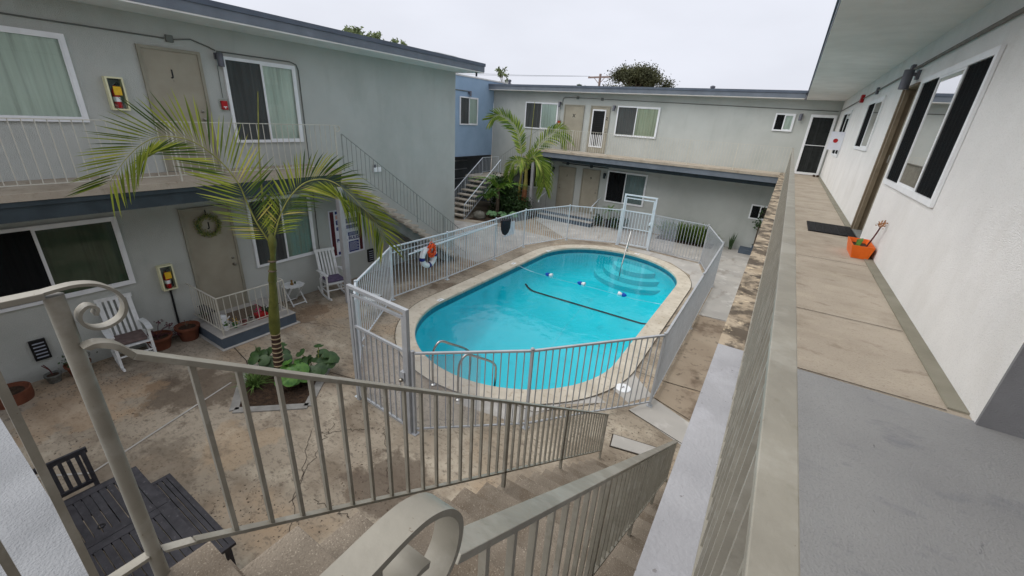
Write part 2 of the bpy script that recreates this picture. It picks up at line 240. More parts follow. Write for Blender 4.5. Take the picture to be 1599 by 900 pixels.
# ------------------------------------------------------------------ mesh building
ID = lambda p: p
class MB:
    def __init__(s, T=ID): s.v = []; s.f = []; s.T = T
    def add(s, vs, fs):
        n = len(s.v); s.v += [Vector(s.T(v)) for v in vs]; s.f += [tuple(i+n for i in f) for f in fs]; return s
    def box(s, x0, x1, y0, y1, z0, z1):
        vs = [(x, y, z) for z in (z0, z1) for y in (y0, y1) for x in (x0, x1)]
        return s.add(vs, [(0,2,3,1), (4,5,7,6), (0,1,5,4), (2,6,7,3), (0,4,6,2), (1,3,7,5)])
    def beam(s, a, b, w, h, up=(0,0,1), wa=None):
        a = Vector(a); b = Vector(b); d = (b-a).normalized(); up = Vector(up)
        if abs(d.dot(up)) > .98: up = Vector((0,1,0)) if abs(d.y) < .9 else Vector((1,0,0))
        x = d.cross(up).normalized(); u = x.cross(d).normalized()
        vs = []
        for p, k in ((a, wa or 1), (b, 1)):
            for i, j in ((-1,-1), (1,-1), (1,1), (-1,1)): vs.append(p+x*(w/2*i*k)+u*(h/2*j*k))
        return s.add(vs, [(0,3,2,1), (4,5,6,7), (0,1,5,4), (1,2,6,5), (2,3,7,6), (3,0,4,7)])
    def tube(s, pts, r, n=8, caps=True):
        pts = [Vector(p) for p in pts]; rs = r if isinstance(r, (list, tuple)) else [r]*len(pts)
        t0 = (pts[1]-pts[0]).normalized(); ref = Vector((0,0,1)) if abs(t0.z) < .9 else Vector((1,0,0))
        x = t0.cross(ref).normalized(); vs = []
        for i, p in enumerate(pts):
            t = (pts[min(i+1, len(pts)-1)]-pts[max(i-1, 0)]).normalized()
            x = (x-t*x.dot(t)).normalized(); y = t.cross(x)
            for k in range(n):
                a = 2*math.pi*k/n; vs.append(p+(x*math.cos(a)+y*math.sin(a))*rs[i])
        fs = []
        for i in range(len(pts)-1):
            for k in range(n): fs.append((i*n+k, i*n+(k+1) % n, (i+1)*n+(k+1) % n, (i+1)*n+k))
        if caps: fs.append(tuple(range(n))[::-1]); fs.append(tuple((len(pts)-1)*n+k for k in range(n)))
        return s.add(vs, fs)
    def lathe(s, c, prof, n=20, cap=True):
        vs = []; c = Vector(c)
        for r, z in prof:
            for k in range(n): a = 2*math.pi*k/n; vs.append(c+Vector((r*math.cos(a), r*math.sin(a), z)))
        fs = []
        for i in range(len(prof)-1):
            for k in range(n): fs.append((i*n+k, i*n+(k+1) % n, (i+1)*n+(k+1) % n, (i+1)*n+k))
        if cap: fs.append(tuple(range(n))[::-1]); fs.append(tuple((len(prof)-1)*n+k for k in range(n)))
        return s.add(vs, fs)
    def prism(s, poly, z0, z1):
        n = len(poly); vs = [(x, y, z0) for x, y in poly]+[(x, y, z1) for x, y in poly]
        return s.add(vs, [tuple(range(n))[::-1], tuple(range(n, 2*n))]+[(i, (i+1) % n, n+(i+1) % n, n+i) for i in range(n)])
    def ribbon(s, pts, wdir, w, t):
        pts = [Vector(p) for p in pts]; wd = Vector(wdir).normalized(); vs = []
        for i, p in enumerate(pts):
            tg = (pts[min(i+1, len(pts)-1)]-pts[max(i-1, 0)]).normalized(); nn = tg.cross(wd).normalized()
            for a, b in ((-1,-1), (1,-1), (1,1), (-1,1)): vs.append(p+wd*(w/2*a)+nn*(t/2*b))
        fs = [(0,1,2,3), tuple(4*(len(pts)-1)+k for k in (3,2,1,0))]
        for i in range(len(pts)-1):
            for k in range(4): fs.append((i*4+k, i*4+(k+1) % 4, i*4+4+(k+1) % 4, i*4+4+k))
        return s.add(vs, fs)
    def build(s, name, m, parent=None, base=None, smooth=False, recalc=True, bevel=0):
        me = bpy.data.meshes.new(name); b = Vector(base) if base is not None else (Vector(parent['_b']) if parent is not None and '_b' in parent else Vector((0,0,0)))
        me.from_pydata([v-b for v in s.v], [], s.f); me.materials.append(m)
        if recalc or bevel:
            bm = bmesh.new(); bm.from_mesh(me)
            if bevel: bmesh.ops.bevel(bm, geom=list(bm.edges), offset=bevel, segments=2, profile=.6, affect='EDGES', clamp_overlap=True)
            bmesh.ops.recalc_face_normals(bm, faces=bm.faces); bm.to_mesh(me); bm.free()
        if smooth:
            me.polygons.foreach_set('use_smooth', [True]*len(me.polygons)); me.set_sharp_from_angle(angle=math.radians(50))
        o = bpy.data.objects.new(name, me); COL.objects.link(o)
        if parent is not None: o.parent = parent; o['_b'] = tuple(b)
        return o
def tag(o, label=None, cat=None, group=None, kind=None):
    if label: o['label'] = label
    if cat: o['category'] = cat
    if group: o['group'] = group
    if kind: o['kind'] = kind
    return o
def thing(name, label, cat, base, group=None, rz=0, local=False):
    o = bpy.data.objects.new(name, None); COL.objects.link(o); o.location = base; o.rotation_euler.z = rz
    o.empty_display_size = .1
    o['_b'] = (0,0,0) if local else tuple(base)
    return tag(o, label, cat, group)
def struct(name, mb, m, **k): return tag(mb.build(name, m, **k), kind='structure')
def kids(o): return [c for c in bpy.data.objects if c.parent == o]
def copy_tree(o, parent=None):
    c = o.copy(); COL.objects.link(c); c.parent = parent
    for k in kids(o): copy_tree(k, c)
    return c
def text_mesh(body, size, m, name, parent, T, ext=.002, align='CENTER', bold=0):
    cu = bpy.data.curves.new('t', 'FONT'); cu.body = body; cu.size = size; cu.extrude = ext; cu.align_x = align; cu.align_y = 'CENTER'; cu.offset = bold
    ob = bpy.data.objects.new('t', cu); COL.objects.link(ob); dg = bpy.context.evaluated_depsgraph_get(); dg.update()
    me = bpy.data.meshes.new_from_object(ob.evaluated_get(dg)); bpy.data.objects.remove(ob)
    b = Vector(parent['_b'])
    for v in me.vertices: v.co = Vector(T(tuple(v.co)))-b
    me.materials.clear(); me.materials.append(m)
    o = bpy.data.objects.new(name, me); COL.objects.link(o); o.parent = parent; o['_b'] = tuple(b); return o
# ------------------------------------------------------------------ measures
G = -3.23
XL, XR, YF, XB = -9.61, 1.18, 19.42, -13.6
TL = lambda p: (XL+p[2], p[0], p[1])
TF = lambda p: (p[0], YF-p[2], p[1])
TR = lambda p: (XR-p[2], p[0], p[1])
TB = lambda p: (XB+p[2], p[0], p[1])
def sub(T, o): return lambda p: T((p[0]+o[0], p[1]+o[1], p[2]+o[2]))
# ------------------------------------------------------------------ ground and pool
PCX, PR, PY0, PY1 = -4.28, 2.37, 7.5, 12.95
def stadium(r, n=32):
    return [(PCX+r*math.cos(math.pi+math.pi*k/n), PY0+r*math.sin(math.pi+math.pi*k/n)) for k in range(n+1)]+[(PCX+r*math.cos(math.pi*k/n), PY1+r*math.sin(math.pi*k/n)) for k in range(n+1)]
def ring(a, b, za, zb):
    n = len(a); mb = MB()
    mb.add([(x, y, za) for x, y in a]+[(x, y, zb) for x, y in b], [(i, (i+1) % n, n+(i+1) % n, n+i) for i in range(n)]); return mb
A = stadium(PR); B = stadium(PR+.42)
big = [(PCX+(x-PCX)*80, 10+(y-10)*80) for x, y in B]
struct('ground', ring(B, big, G, G), concrete, recalc=False)
mb = ring(A, B, G+.02, G+.02)
n = len(A)
A2 = stadium(PR+.012)
mb2 = MB(); mb2.add([(x, y, G+.02) for x, y in B]+[(x, y, G+.02) for x, y in A2]+[(x, y, G+.005) for x, y in A]+[(x, y, G-.06) for x, y in A]+[(x, y, G-.06) for x, y in A2],
  [(i+k*n, (i+1) % n+k*n, (i+1) % n+(k+1)*n, i+(k+1)*n) for k in range(4) for i in range(n)])
mb2.add([(x, y, G+.02) for x, y in B]+[(x, y, G-.01) for x, y in B], [(i, (i+1) % n, n+(i+1) % n, n+i) for i in range(n)])
struct('pool_coping', mb2, coping_m)
struct('coping_joint', ring(stadium(PR+.42), stadium(PR+.435), G+.0215, G+.0215), joint, recalc=False)
def depth(y):
    t = max(0, min(1, (11.6-y)/4)); t = t*t*(3-2*t); return .80+.85*t
def basin():
    mb = MB(); rings = []
    prof = [(0, 0.0), (0, .12)]
    for k in range(0, 9): a = k/8*math.pi/2; prof.append((.5*(1-math.cos(a)) if k else .0, k))
    rows = []
    for i in range(-2, 18):
        rows.append(i)
    R = []
    def pt(x, y, z): return (x, y, z)
    zs = []
    def addring(off, fz):
        R.append([(x, y, fz(y)) for x, y in stadium(PR-off)])
    addring(0, lambda y: G-.05); addring(0, lambda y: G-.27)
    for k in range(0, 9):
        a = k/8*math.pi/2
        addring(.55*(1-math.cos(a)), lambda y, a=a: (G-.12-depth(y))+(depth(y)-.16)*(1-math.sin(a)))
    for off in (.8, 1.2, 1.7, 2.1, PR-.001): addring(off, lambda y: G-.12-depth(y))
    vs = [p for r in R for p in r]; n = len(R[0])
    fs = [(k*n+i, k*n+(i+1) % n, (k+1)*n+(i+1) % n, (k+1)*n+i) for k in range(len(R)-1) for i in range(n)]
    return mb.add(vs, fs)
# straight sides need intermediate points for the sloping floor
def stadium(r, n=32):
    p = [(PCX+r*math.cos(math.pi+math.pi*k/n), PY0+r*math.sin(math.pi+math.pi*k/n)) for k in range(n+1)]
    p += [(PCX+r, PY0+(PY1-PY0)*k/16) for k in range(1, 16)]
    p += [(PCX+r*math.cos(math.pi*k/n), PY1+r*math.sin(math.pi*k/n)) for k in range(n+1)]
    p += [(PCX-r, PY1-(PY1-PY0)*k/16) for k in range(1, 16)]
    return p
b = basin(); bas = struct('pool_basin', b, plaster, recalc=False, smooth=True)
# tile band and stripe
t = MB(); a1 = stadium(PR-.004); nn = len(a1)
t.add([(x, y, G-.06) for x, y in a1]+[(x, y, G-.2) for x, y in a1], [(i, (i+1) % nn, nn+(i+1) % nn, nn+i) for i in range(nn)])
struct('pool_tile_band', t, tileb, recalc=False)
t = MB(); row = []
for k in range(0, 41):
    x = PCX-PR+.16+(2*PR-.32)*k/40; e = PR-abs(x-PCX)+.0
    a = math.acos(max(0, 1-e/.55)) if e < .55 else math.pi/2
    z = (G-.12-depth(11.6))+(depth(11.6)-.16)*(1-math.sin(a))+.012
    row.append((x, z))
t.add([(x, 11.55, z) for x, z in row]+[(x, 11.655, z) for x, z in row], [(i, i+1, 41+i+1, 41+i) for i in range(40)])
struct('pool_depth_stripe', t, mat('stripe_navy', C(14,34,50), C(10,26,40), 9, .6), recalc=False)
w_ = stadium(PR-.002)
t = MB(); t.add([(x, y, G-.12) for x, y in w_], [tuple(range(len(w_)))])
struct('pool_water', t, waterm, recalc=False)
for k, (r, d) in enumerate(((1.6, .62), (1.25, .44), (.9, .26))):
    cx, cy = -3.75, 15.35; pts = []
    for i in range(49):
        a = 2*math.pi*i/48; x, y = cx+r*math.cos(a), cy+r*math.sin(a)
        cyy = max(PY0, min(PY1, y)); dx, dy = x-PCX, y-cyy; L = math.hypot(dx, dy)
        if L > PR-.004: x, y = PCX+dx/L*(PR-.004), cyy+dy/L*(PR-.004)
        pts.append((x, y))
    struct('pool_step', MB().prism(pts[:-1], G-1.0, G-.12-d), plasterS)
# surface regions
def sheet(name, poly, z, m): return struct(name, MB().add([(x, y, z) for x, y in poly], [tuple(range(len(poly)))]), m)
sheet('side_path', [(-.93,11.2), (3,11.35), (3,19.42), (-1.0,19.42), (-2.6,19.42), (-9.6,18.2), (-9.6,17.6), (-6.9,15.5), (-5,16.4), (-3.7,16.4), (-1.7,16.1), (-.93,13.8)], G+.004, conc_grey)
sheet('side_path_slab', [(-.9,7.46), (3,7.6), (3,11.3), (-.92,11.19)], G+.005, conc_brown)
sheet('side_path_slab', [(-.93,6.8), (-.1,6.42), (3,6.3), (3,7.55), (-.9,7.4)], G+.005, conc_brown)
sheet('side_path_slab', [(-1.2,6.16), (-.2,5.8), (3,5.6), (3,6.26), (-.1,6.38), (-.93,6.76)], G+.006, conc_grey)
sheet('pool_deck_slab', [(-1.95,6.75), (-1.28,6.35), (-.97,6.82), (-1.5,7.35), (-1.7,7.2)], G+.006, conc_grey)
sheet('pool_deck_slab', [(-3.7,4.5), (-2.6,4.7), (-2.2,5.6), (-1.6,6.1), (-2.0,6.3), (-2.6,5.6), (-3.5,5.02), (-3.75,5.0)], G+.004, conc_grey)
sheet('pool_deck_slab', [(-1.5,13.2), (-1.0,13.4), (-1.75,16.0), (-3.8,16.25), (-5,16.2), (-4.3,15.85), (-2.6,15.35), (-1.75,14.4)], G+.006, conc_grey)
sheet('courtyard_path', [(-9.6,10.7), (-7.8,10.6), (-7.8,13.1), (-7.2,15.2), (-9.2,15.3), (-12.2,14.6), (-18,14.6), (-18,11.55), (-9.6,11.55)], G+.004, conc_grey)
def strip(name, pts, wd, z, m):
    mb = MB()
    for a, b in zip(pts, pts[1:]):
        a = Vector((a[0], a[1], z)); b = Vector((b[0], b[1], z)); d = (b-a).normalized(); s = Vector((-d.y, d.x, 0))*wd/2
        mb.add([a-s, a+s, b+s, b-s], [(0,1,2,3)])
    return struct(name, mb, m)
for pts in ([(-8.62,3.25), (-7.62,3.1), (-7.25,2.95)], [(-6.1,3.8), (-5.3,4.0), (-5.02,3.7)], [(-1.6,7.44), (-.9,7.43), (.2,7.58)], [(-.95,6.78), (.1,6.4)],
            [(-1.2,6.14), (.1,5.75)], [(-.93,11.19), (.3,11.33)], [(-3.6,5.05), (-2.5,5.1), (-1.7,6.0)], [(-1.55,9.6), (-1.35,10.2), (-.95,10.3)]):
    strip('expansion_joint', pts, .014, G+.009, joint)
strip('expansion_joint', [(-7.6,-.35), (-6.5,.62), (-7.14,2.6)], .03, G+.009, conc_grey)
rg = random.Random(3)
def crack(a, b, n=26, amp=.035):
    pts = []
    for i in range(n+1):
        t = i/n; pts.append((a[0]+(b[0]-a[0])*t+rg.uniform(-amp, amp)*(0 < i < n), a[1]+(b[1]-a[1])*t+rg.uniform(-amp, amp)*(0 < i < n)))
    strip('pavement_crack', pts, .006, G+.007, joint)
for a, b in (((-5.0,2.7), (-3.0,.9)), ((-4.9,3.0), (-4.1,1.8)), ((-3.9,2.0), (-2.6,2.2)), ((-4.3,3.3), (-4.9,2.7)), ((-8.3,4.6), (-6.6,5.4)), ((-6.8,3.2), (-5.4,3.9)), ((-4.2,3.4),(-3.2,2.6)), ((-3.4,1.4),(-2.0,1.2))): crack(a, b)
# meter cover plate + drain lid
t = thing('utility_cover', 'long pale concrete cover plate set in the paving at the foot of the stairs', 'cover', (-.85,5.33,G))
MB().prism([(-1.23,5.41), (-.43,5.56), (-.4,5.28), (-1.17,5.11)], G+.004, G+.012).build('frame', joint, t)
MB().prism([(-1.205,5.395), (-.45,5.535), (-.42,5.295), (-1.155,5.13)], G+.0125, G+.02).build('lid', conc_grey, t)
t = thing('skimmer_lid', 'round white skimmer lid set in the deck at the near end of the pool', 'lid', (-1.49,6.71,G))
MB().lathe((-1.49,6.71,G), [(.14,.004), (.14,.018), (.13,.022)], 28).build('lid', white, t)
text_mesh('F', .1, meshdark, 'lettering', t, lambda p: (-1.49+p[0], 6.71+p[1], G+.024+p[2]), .001)
for (x, y, r) in ((-6.83,11.3,1.57), (-6.62,13.4,1.3), (-3.9,15.5,0), (-6.7,7.5,1.57)):
    t = thing('depth_marker', {-6.83:'small white depth marker tile at the rope end of the pool edge', -6.62:'small white depth marker tile at the far left curve of the pool', -3.9:'small white depth marker tile by the pool steps', -6.7:'small white depth marker tile on the near left pool edge'}[x], 'marker', (x,y,G), 'depth markers on the coping')
    T = (lambda x, y, r: lambda p: (x+p[0]*math.cos(r)-p[1]*math.sin(r), y+p[0]*math.sin(r)+p[1]*math.cos(r), G+.0205+p[2]))(x, y, r)
    MB(T).box(-.09,.09,-.06,.06,0,.004).build('tile', white, t)
    text_mesh('3 FT', .07, meshdark, 'lettering', t, lambda p, T=T: T((p[0], p[1], p[2]+.0055)), .0008)
# ------------------------------------------------------------------ windows and doors (parts of a building)
def wavy(T, u0, u1, v0, v1, w, amp=.012, per=.11):
    n = max(8, int((u1-u0)/per*6)); mb = MB(T); vs = []
    for i in range(n+1):
        u = u0+(u1-u0)*i/n; ww = w+amp*math.sin(2*math.pi*(u-u0)/per+1.3*math.sin(u*5)); vs += [(u, v0, ww), (u, v1, ww)]
    return mb.add(vs, [(2*i, 2*i+2, 2*i+3, 2*i+1) for i in range(n)])
def window(T, par, u0, u1, v0, v1, panes, fw_=.055, label=None, d=.05):
    """panes: list of (fraction, curtain material, screened)"""
    f = MB(T)
    f.box(u0, u1, v0, v0+fw_, .003, d); f.box(u0, u1, v1-fw_, v1, .003, d); f.box(u0, u0+fw_, v0+fw_, v1-fw_, .003, d); f.box(u1-fw_, u1, v0+fw_, v1-fw_, .003, d)
    a = u0+fw_; W = (u1-u0)-2*fw_
    win = None; todo = []
    for k, (fr, cm, scr) in enumerate(panes):
        b_ = a+W*fr
        if k < len(panes)-1: f.box(b_-.018, b_+.018, v0+fw_, v1-fw_, .003, d-.008)
        if not scr:
            s = .022; z0 = d-.022; z1 = d-.006
            f.box(a+.001, b_-.001, v0+fw_+.0005, v0+fw_+s, z0, z1); f.box(a+.001, b_-.001, v1-fw_-s, v1-fw_-.0005, z0, z1)
            f.box(a+.001, a+s, v0+fw_+s, v1-fw_-s, z0, z1); f.box(b_-s, b_-.001, v0+fw_+s, v1-fw_-s, z0, z1)
        todo.append((a, b_, cm, scr)); a = b_
    win = f.build('window', white, par)
    if label: win['label'] = label
    for a, b_, cm, scr in todo:
        wavy(T, a, b_, v0+fw_*.5, v1-fw_*.5, .011 if d > .04 else .009, .008 if d > .04 else .005).build('curtain', cm, win, smooth=True, recalc=False)
        g = d-.014; MB(T).add([(a, v0+fw_, g), (b_, v0+fw_, g), (b_, v1-fw_, g), (a, v1-fw_, g)], [(0,1,2,3)]).build('insect_screen' if scr else 'pane', scrm if scr else glass, win, recalc=False)
    return win
def door(T, par, u0, u1, v0, v1, letter=None, knob=None, lab=None):
    d = MB(T).box(u0+.05, u1-.05, v0, v1-.05, .004, .022).build('door', doorm, par)
    f = MB(T); f.box(u0, u0+.05, v0, v1, .003, .045); f.box(u1-.05, u1, v0, v1, .003, .045); f.box(u0+.05, u1-.05, v1-.05, v1, .003, .045)
    f.build('door_frame', trim, d)
    if lab: d['label'] = lab
    if knob is not None:
        ku, kz = knob
        MB(lambda p: T((ku+p[0], kz+p[1], .022+p[2]))).lathe((0,0,0), [(.03,0), (.03,.008), (.012,.012), (.012,.03), (.028,.04), (.028,.055), (.01,.066)], 14).build('handle', brass, d, smooth=True)
        MB(lambda p: T((ku+p[0], kz+.14+p[1], .022+p[2]))).lathe((0,0,0), [(.027,0), (.027,.012), (.015,.018)], 14).build('deadbolt', brass, d, smooth=True)
    if letter:
        u, v, s = letter[1:]
        sg = 1 if T in (TL, TB) else 1
        text_mesh(letter[0], s, black, 'letter', d, lambda p: T((u+p[0]*FL[T], v+p[1], .024+p[2])), .003, bold=.004)
        MB(lambda p: T((u+p[0], v-.12+p[1], .022+p[2]))).lathe((0,0,0), [(.008,0), (.008,.006)], 8).build('peephole', brass, d)
    return d
FL = {TL: 1, TF: 1, TR: -1, TB: 1}
def lamp(T, u, v, label, flip=1, m=lampg):
    p0 = T((u, v, 0)); t = thing('wall_lamp', label, 'lamp', p0, 'cylinder wall lamps by the doors')
    MB(T).box(u-.05, u+.05, v-.02, v+.09, .001, .035).build('bracket', m, t)
    MB(T).box(u-.02, u+.02, v+.02, v+.06, .035, .07).build('arm', m, t)
    c = T((u, v, .115)); MB().lathe((c[0], c[1], c[2]-.14), [(.05,0), (.055,.002), (.055,.23), (.05,.235)], 20).build('shade', m, t, smooth=True)
    return t
def conduit(T, par, pts, r=.011, m=conduit_m, off=.02):
    MB().tube([T((u, v, off)) for u, v in pts], r, 8).build('conduit', m, par, smooth=True)
def jbox(T, par, u, v, s=.055, m=conduit_m):
    MB(T).box(u-s, u+s, v-s, v+s, .002, .045).build('junction_box', m, par, bevel=.006)
def roof(par, poly, m=slate, holes=None):
    """flat roof with a fascia in two lifts"""
    MB().prism(poly, 2.56, 2.715).build('fascia', m, par)
    c = (sum(p[0] for p in poly)/len(poly), sum(p[1] for p in poly)/len(poly))
    def grow(e): return [(x+(e if x > c[0] else -e), y+(e if y > c[1] else -e)) for x, y in poly]
    MB().prism(grow(.022), 2.716, 2.80).build('fascia_cap', mat('cap_slate', C(86,94,106), C(76,84,96), 3, .6), par)
    MB().prism(grow(-.01), 2.535, 2.559).build('soffit', soffit_m, par)
    MB().prism(grow(-.15), 2.801, 2.815).build('roof', roofm, par)
# ---------- left building
LB = thing('left_apartment_building', 'long sage stucco two storey apartment wing along the left of the pool court', 'building', (-14,2,G))
MB().box(-18, XL, -8, 11.53, G-.1, 2.534).build('wall', stucco, LB)
roof(LB, [(-18.5,-8.5), (-8.62,-8.5), (-8.62,11.74), (-18.5,11.74)])
MB().box(XL+.002, -8.40, -8, 6.12, -.10, 0).build('balcony_slab', deckm, LB)
MB().box(XL+.002, -8.44, -8, 6.10, -.37, -.101).build('balcony_beam', slate_d, LB)
MB().box(-8.44, -8.415, -8, 6.11, -.17, -.102).build('balcony_drip_edge', slate_d, LB)
window(TL, LB, -.6, 2.40, .84, 2.07, [(.5,cur_dark,False), (.5,cur_green,False)], label='wide upper window with pale green blinds')
window(TL, LB, 4.56, 6.03, .50, 2.07, [(.5,cur_dark,True), (.5,cur_green,False)])
window(TL, LB, -.85, 2.36, -1.93, -.68, [(.69,cur_black,True), (.31,cur_deep,False)], label='wide ground floor window with dark green glass')
window(TL, LB, 4.52, 6.0, -2.22, -.66, [(.5,cur_dark,True), (.5,curtain('curtain_green_low', C(142,156,144), C(118,134,120)),False)])
door(TL, LB, 3.26, 4.2, .012, 2.08, ('J',3.70,1.68,.15), (4.06,.93))
door(TL, LB, 3.28, 4.2, G+.2, -.70, ('J',3.74,-1.08,.15), (4.06,G+.2+1.03))
MB(TL).box(3.26, 4.2, G+.2, G+.235, .0465, .11).build('door_sill', stringm, LB)
conduit(TL, LB, [(-3,2.22), (3.7,2.225)]); conduit(TL, LB, [(3.8,2.22), (4.1,2.27), (4.35,2.2), (4.48,2.15)]); jbox(TL, LB, 3.77, 2.23)
conduit(TL, LB, [(4.5,2.14), (5.95,2.14), (6.08,2.1), (6.12,2.0), (6.12,.02)]); conduit(TL, LB, [(4.47,1.9), (4.465,1.33)], .006)
conduit(TL, LB, [(6.12,-.38), (6.1,-3.2)], .01)
conduit(TL, LB, [(2.84,-2.2), (2.83,-3.18)], .018, black)
conduit(TL, LB, [(-3,-.45), (3.0,-.45)], .012, slate_d)
# porch platform
MB().box(XL+.002, -8.34, 3.05, 4.55, G-.02, G+.235).build('porch_step', stepblue, LB)
MB().box(XL+.003, -8.33, 3.04, 4.56, G+.236, G+.25).build('porch_top', conc_grey, LB)
MB().box(XL+.002, -8.27, 3.0, 4.6, G+.005, G+.016).build('porch_footing', conc_grey, LB)
MB().tube([(-8.75,11.5,2.535), (-8.75,11.5,2.42)], .03, 8).build('drain_spout', slate_d, LB)
# column under the stair landing
t = thing('support_post', 'square grey post rising in front of the pool rules sign', 'post', (-8.36,5.97,G))
MB().box(-8.42,-8.3,5.9,6.03,G,-.38).build('shaft', mat('post_paint', C(170,170,172), C(158,158,160), 5, .7), t, bevel=.004)
# ---------- far building
FB = thing('far_apartment_building', 'sage stucco two storey apartment wing across the far end of the pool', 'building', (-6,23,G))
MB().box(XB, 8, YF, 27, G-.1, 2.534).build('wall', stucco, FB)
roof(FB, [(-13.85,18.92), (.0,18.92), (.0,27.5), (-13.85,27.5)])
MB().box(.03, 8.5, YF+.6, 27.5, 2.56, 2.80).build('roof_return', roofm, FB)
MB().box(-10.1, -.075, 17.98, YF-.002, -.09, 0).build('balcony_slab', deckm, FB)
MB().box(-10.08, -.0755, 18.02, YF-.002, -.30, -.091).build('balcony_beam', slate, FB)
MB().box(-10.08, -.0755, 18.25, YF-.002, -.46, -.301).build('balcony_lower_beam', slate_d, FB)
window(TF, FB, -11.63, -9.80, .85, 2.07, [(.5,cur_dark,True), (.5,cur_teal,False)])
window(TF, FB, -6.87, -5.0, .83, 2.07, [(.47,cur_dark,True), (.53,cur_lime,False)])
window(TF, FB, -.76, -.12, 1.45, 2.06, [(.5,cur_black,True), (.5,cur_green,False)], .05)
window(TF, FB, -11.55, -9.80, -2.03, -.62, [(.5,cur_black,True), (.5,cur_deep,False)])
window(TF, FB, -6.88, -5.02, -2.14, -.70, [(.47,cur_black,True), (.53,curtain('blind_grey', C(120,136,136), C(84,100,102)),False)])
window(TF, FB, -.72, -.02, -1.90, -1.32, [(.5,cur_black,True), (.5,cur_black,False)], .05)
door(TF, FB, -9.48, -8.46, .012, 2.03, ('X',-8.95,1.55,.2), (-9.33,.95))
d = door(TF, FB, -8.14, -7.2, .012, 2.03, None, (-7.3,.95), 'upper far door with a barred screen')
f = MB(TF)
for (a, b_, c, e) in ((-8.03,-7.38,1.82,1.88), (-8.03,-7.38,.25,.31), (-8.03,-7.98,.31,1.82), (-7.43,-7.38,.31,1.82)): f.box(a, b_, c, e, .024, .04)
f.build('screen_frame', white, d)
MB(TF).box(-7.98,-7.43,.31,1.82,.0225,.03).build('screen', cur_black, d)
f = MB(TF)
for k in range(12): f.box(-7.975,-7.435,.82+k*.085,.835+k*.085,.031,.036)
f.build('louvre', black, d)
f = MB(TF)
for k in range(6): f.box(-7.95+k*.09,-7.91+k*.09,.31,.80,.031,.04)
f.build('security_bars', white, d)
text_mesh('Z', .16, black, 'letter', d, lambda p: TF((-7.31+p[0], 1.5+p[1], .024+p[2])), .003, bold=.004)
door(TF, FB, -9.45, -8.52, G+.36, -.78, ('I',-8.97,-1.2,.14), (-9.32,G+1.4))
door(TF, FB, -8.17, -7.25, G+.36, -.76, ('8',-7.7,-1.18,.14), (-7.37,G+1.4))
# storm door at the right end
f = MB(TF)
for (a, b_, c, e) in ((.34,1.12,1.98,2.07), (.34,.42,.09,1.98), (1.04,1.12,.09,1.98), (.34,1.12,.012,.09)): f.box(a, b_, c, e, .003, .05)
f.box(.42,1.04,1.03,1.05,.02,.045)
d = f.build('storm_door', white, FB); d['label'] = 'white framed storm door with dark screen at the end of the walkway'
MB(TF).box(.42,1.04,.09,1.98,.004,.012).build('screen', mat('screen_dark_curtain', C(34,37,37), C(24,27,27), 9, .8, layers=((C(56,60,60)[:3]+(.5,), 6, .5, .2, (3,3,.1)),)), d)
conduit(TF, FB, [(-9.62,1.98), (-9.6,2.26), (-9.5,2.33), (-8.9,2.33)], .014); conduit(TF, FB, [(-8.8,2.33), (-7.5,2.31), (1.1,2.2)], .012)
jbox(TF, FB, -8.85, 2.33, .06); jbox(TF, FB, -7.65, 2.31, .06); conduit(TF, FB, [(-9.7,1.9), (-9.7,1.25)], .006)
conduit(TF, FB, [(-9.3,-.62), (-6.9,-.62)], .02, slate_d); jbox(TF, FB, -9.0, -.62, .07, slate_d); jbox(TF, FB, -7.75, -.62, .07, slate_d)
MB(TF).box(-9.75,-6.95,G-.01,G+.36,.002,.95).build('porch_platform', conc_grey, FB)
MB().box(-9.75,-6.95,YF-1.30,YF-.953,G-.01,G+.19).build('porch_step', stepblue, FB)
for z in (G+.19, G+.36): pass
MB().box(-9.77,-6.93,YF-1.32,YF-.953,G+.191,G+.21).build('porch_step_nosing', conc_grey, FB)
MB().box(-9.74,-6.96,YF-.9525,YF-.951,G+.215,G+.33).build('porch_riser', stepblue, FB)
MB().box(-.72,2,18.75,YF-.002,G-.01,G+.16).build('side_step', stepblue, FB)
MB().box(-.3,2,19.05,YF-.003,G+.161,G+.32).build('side_step', stepblue, FB)
for (x, y, h, l) in ((-3.35,20.6,.14,'double topped grey roof vent above the bare stretch of far wall'), (-13.2,20.2,.22,'capped grey roof vent by the blue building'), (-1.6,21.5,.02,'tiny grey roof vent nearest the right walkway')):
    t = thing('roof_vent', l, 'vent', (x,y,2.8), 'vents on the far roof')
    MB().lathe((x,y,2.8), [(.07,0), (.07,h)], 12).build('pipe', lampg, t, smooth=True)
    MB().lathe((x,y,2.8+h), [(.09,0), (.1,.02), (.1,.07), (.04,.1)], 12).build('cap', lampg, t, smooth=True)
t = thing('support_post', 'slim grey post under the far balcony, behind the palm cluster', 'post', (-10.2,18.1,G))
MB().box(-10.28,-10.14,18.05,18.18,G,-.31).build('shaft', MATS['post_paint'], t, bevel=.004)
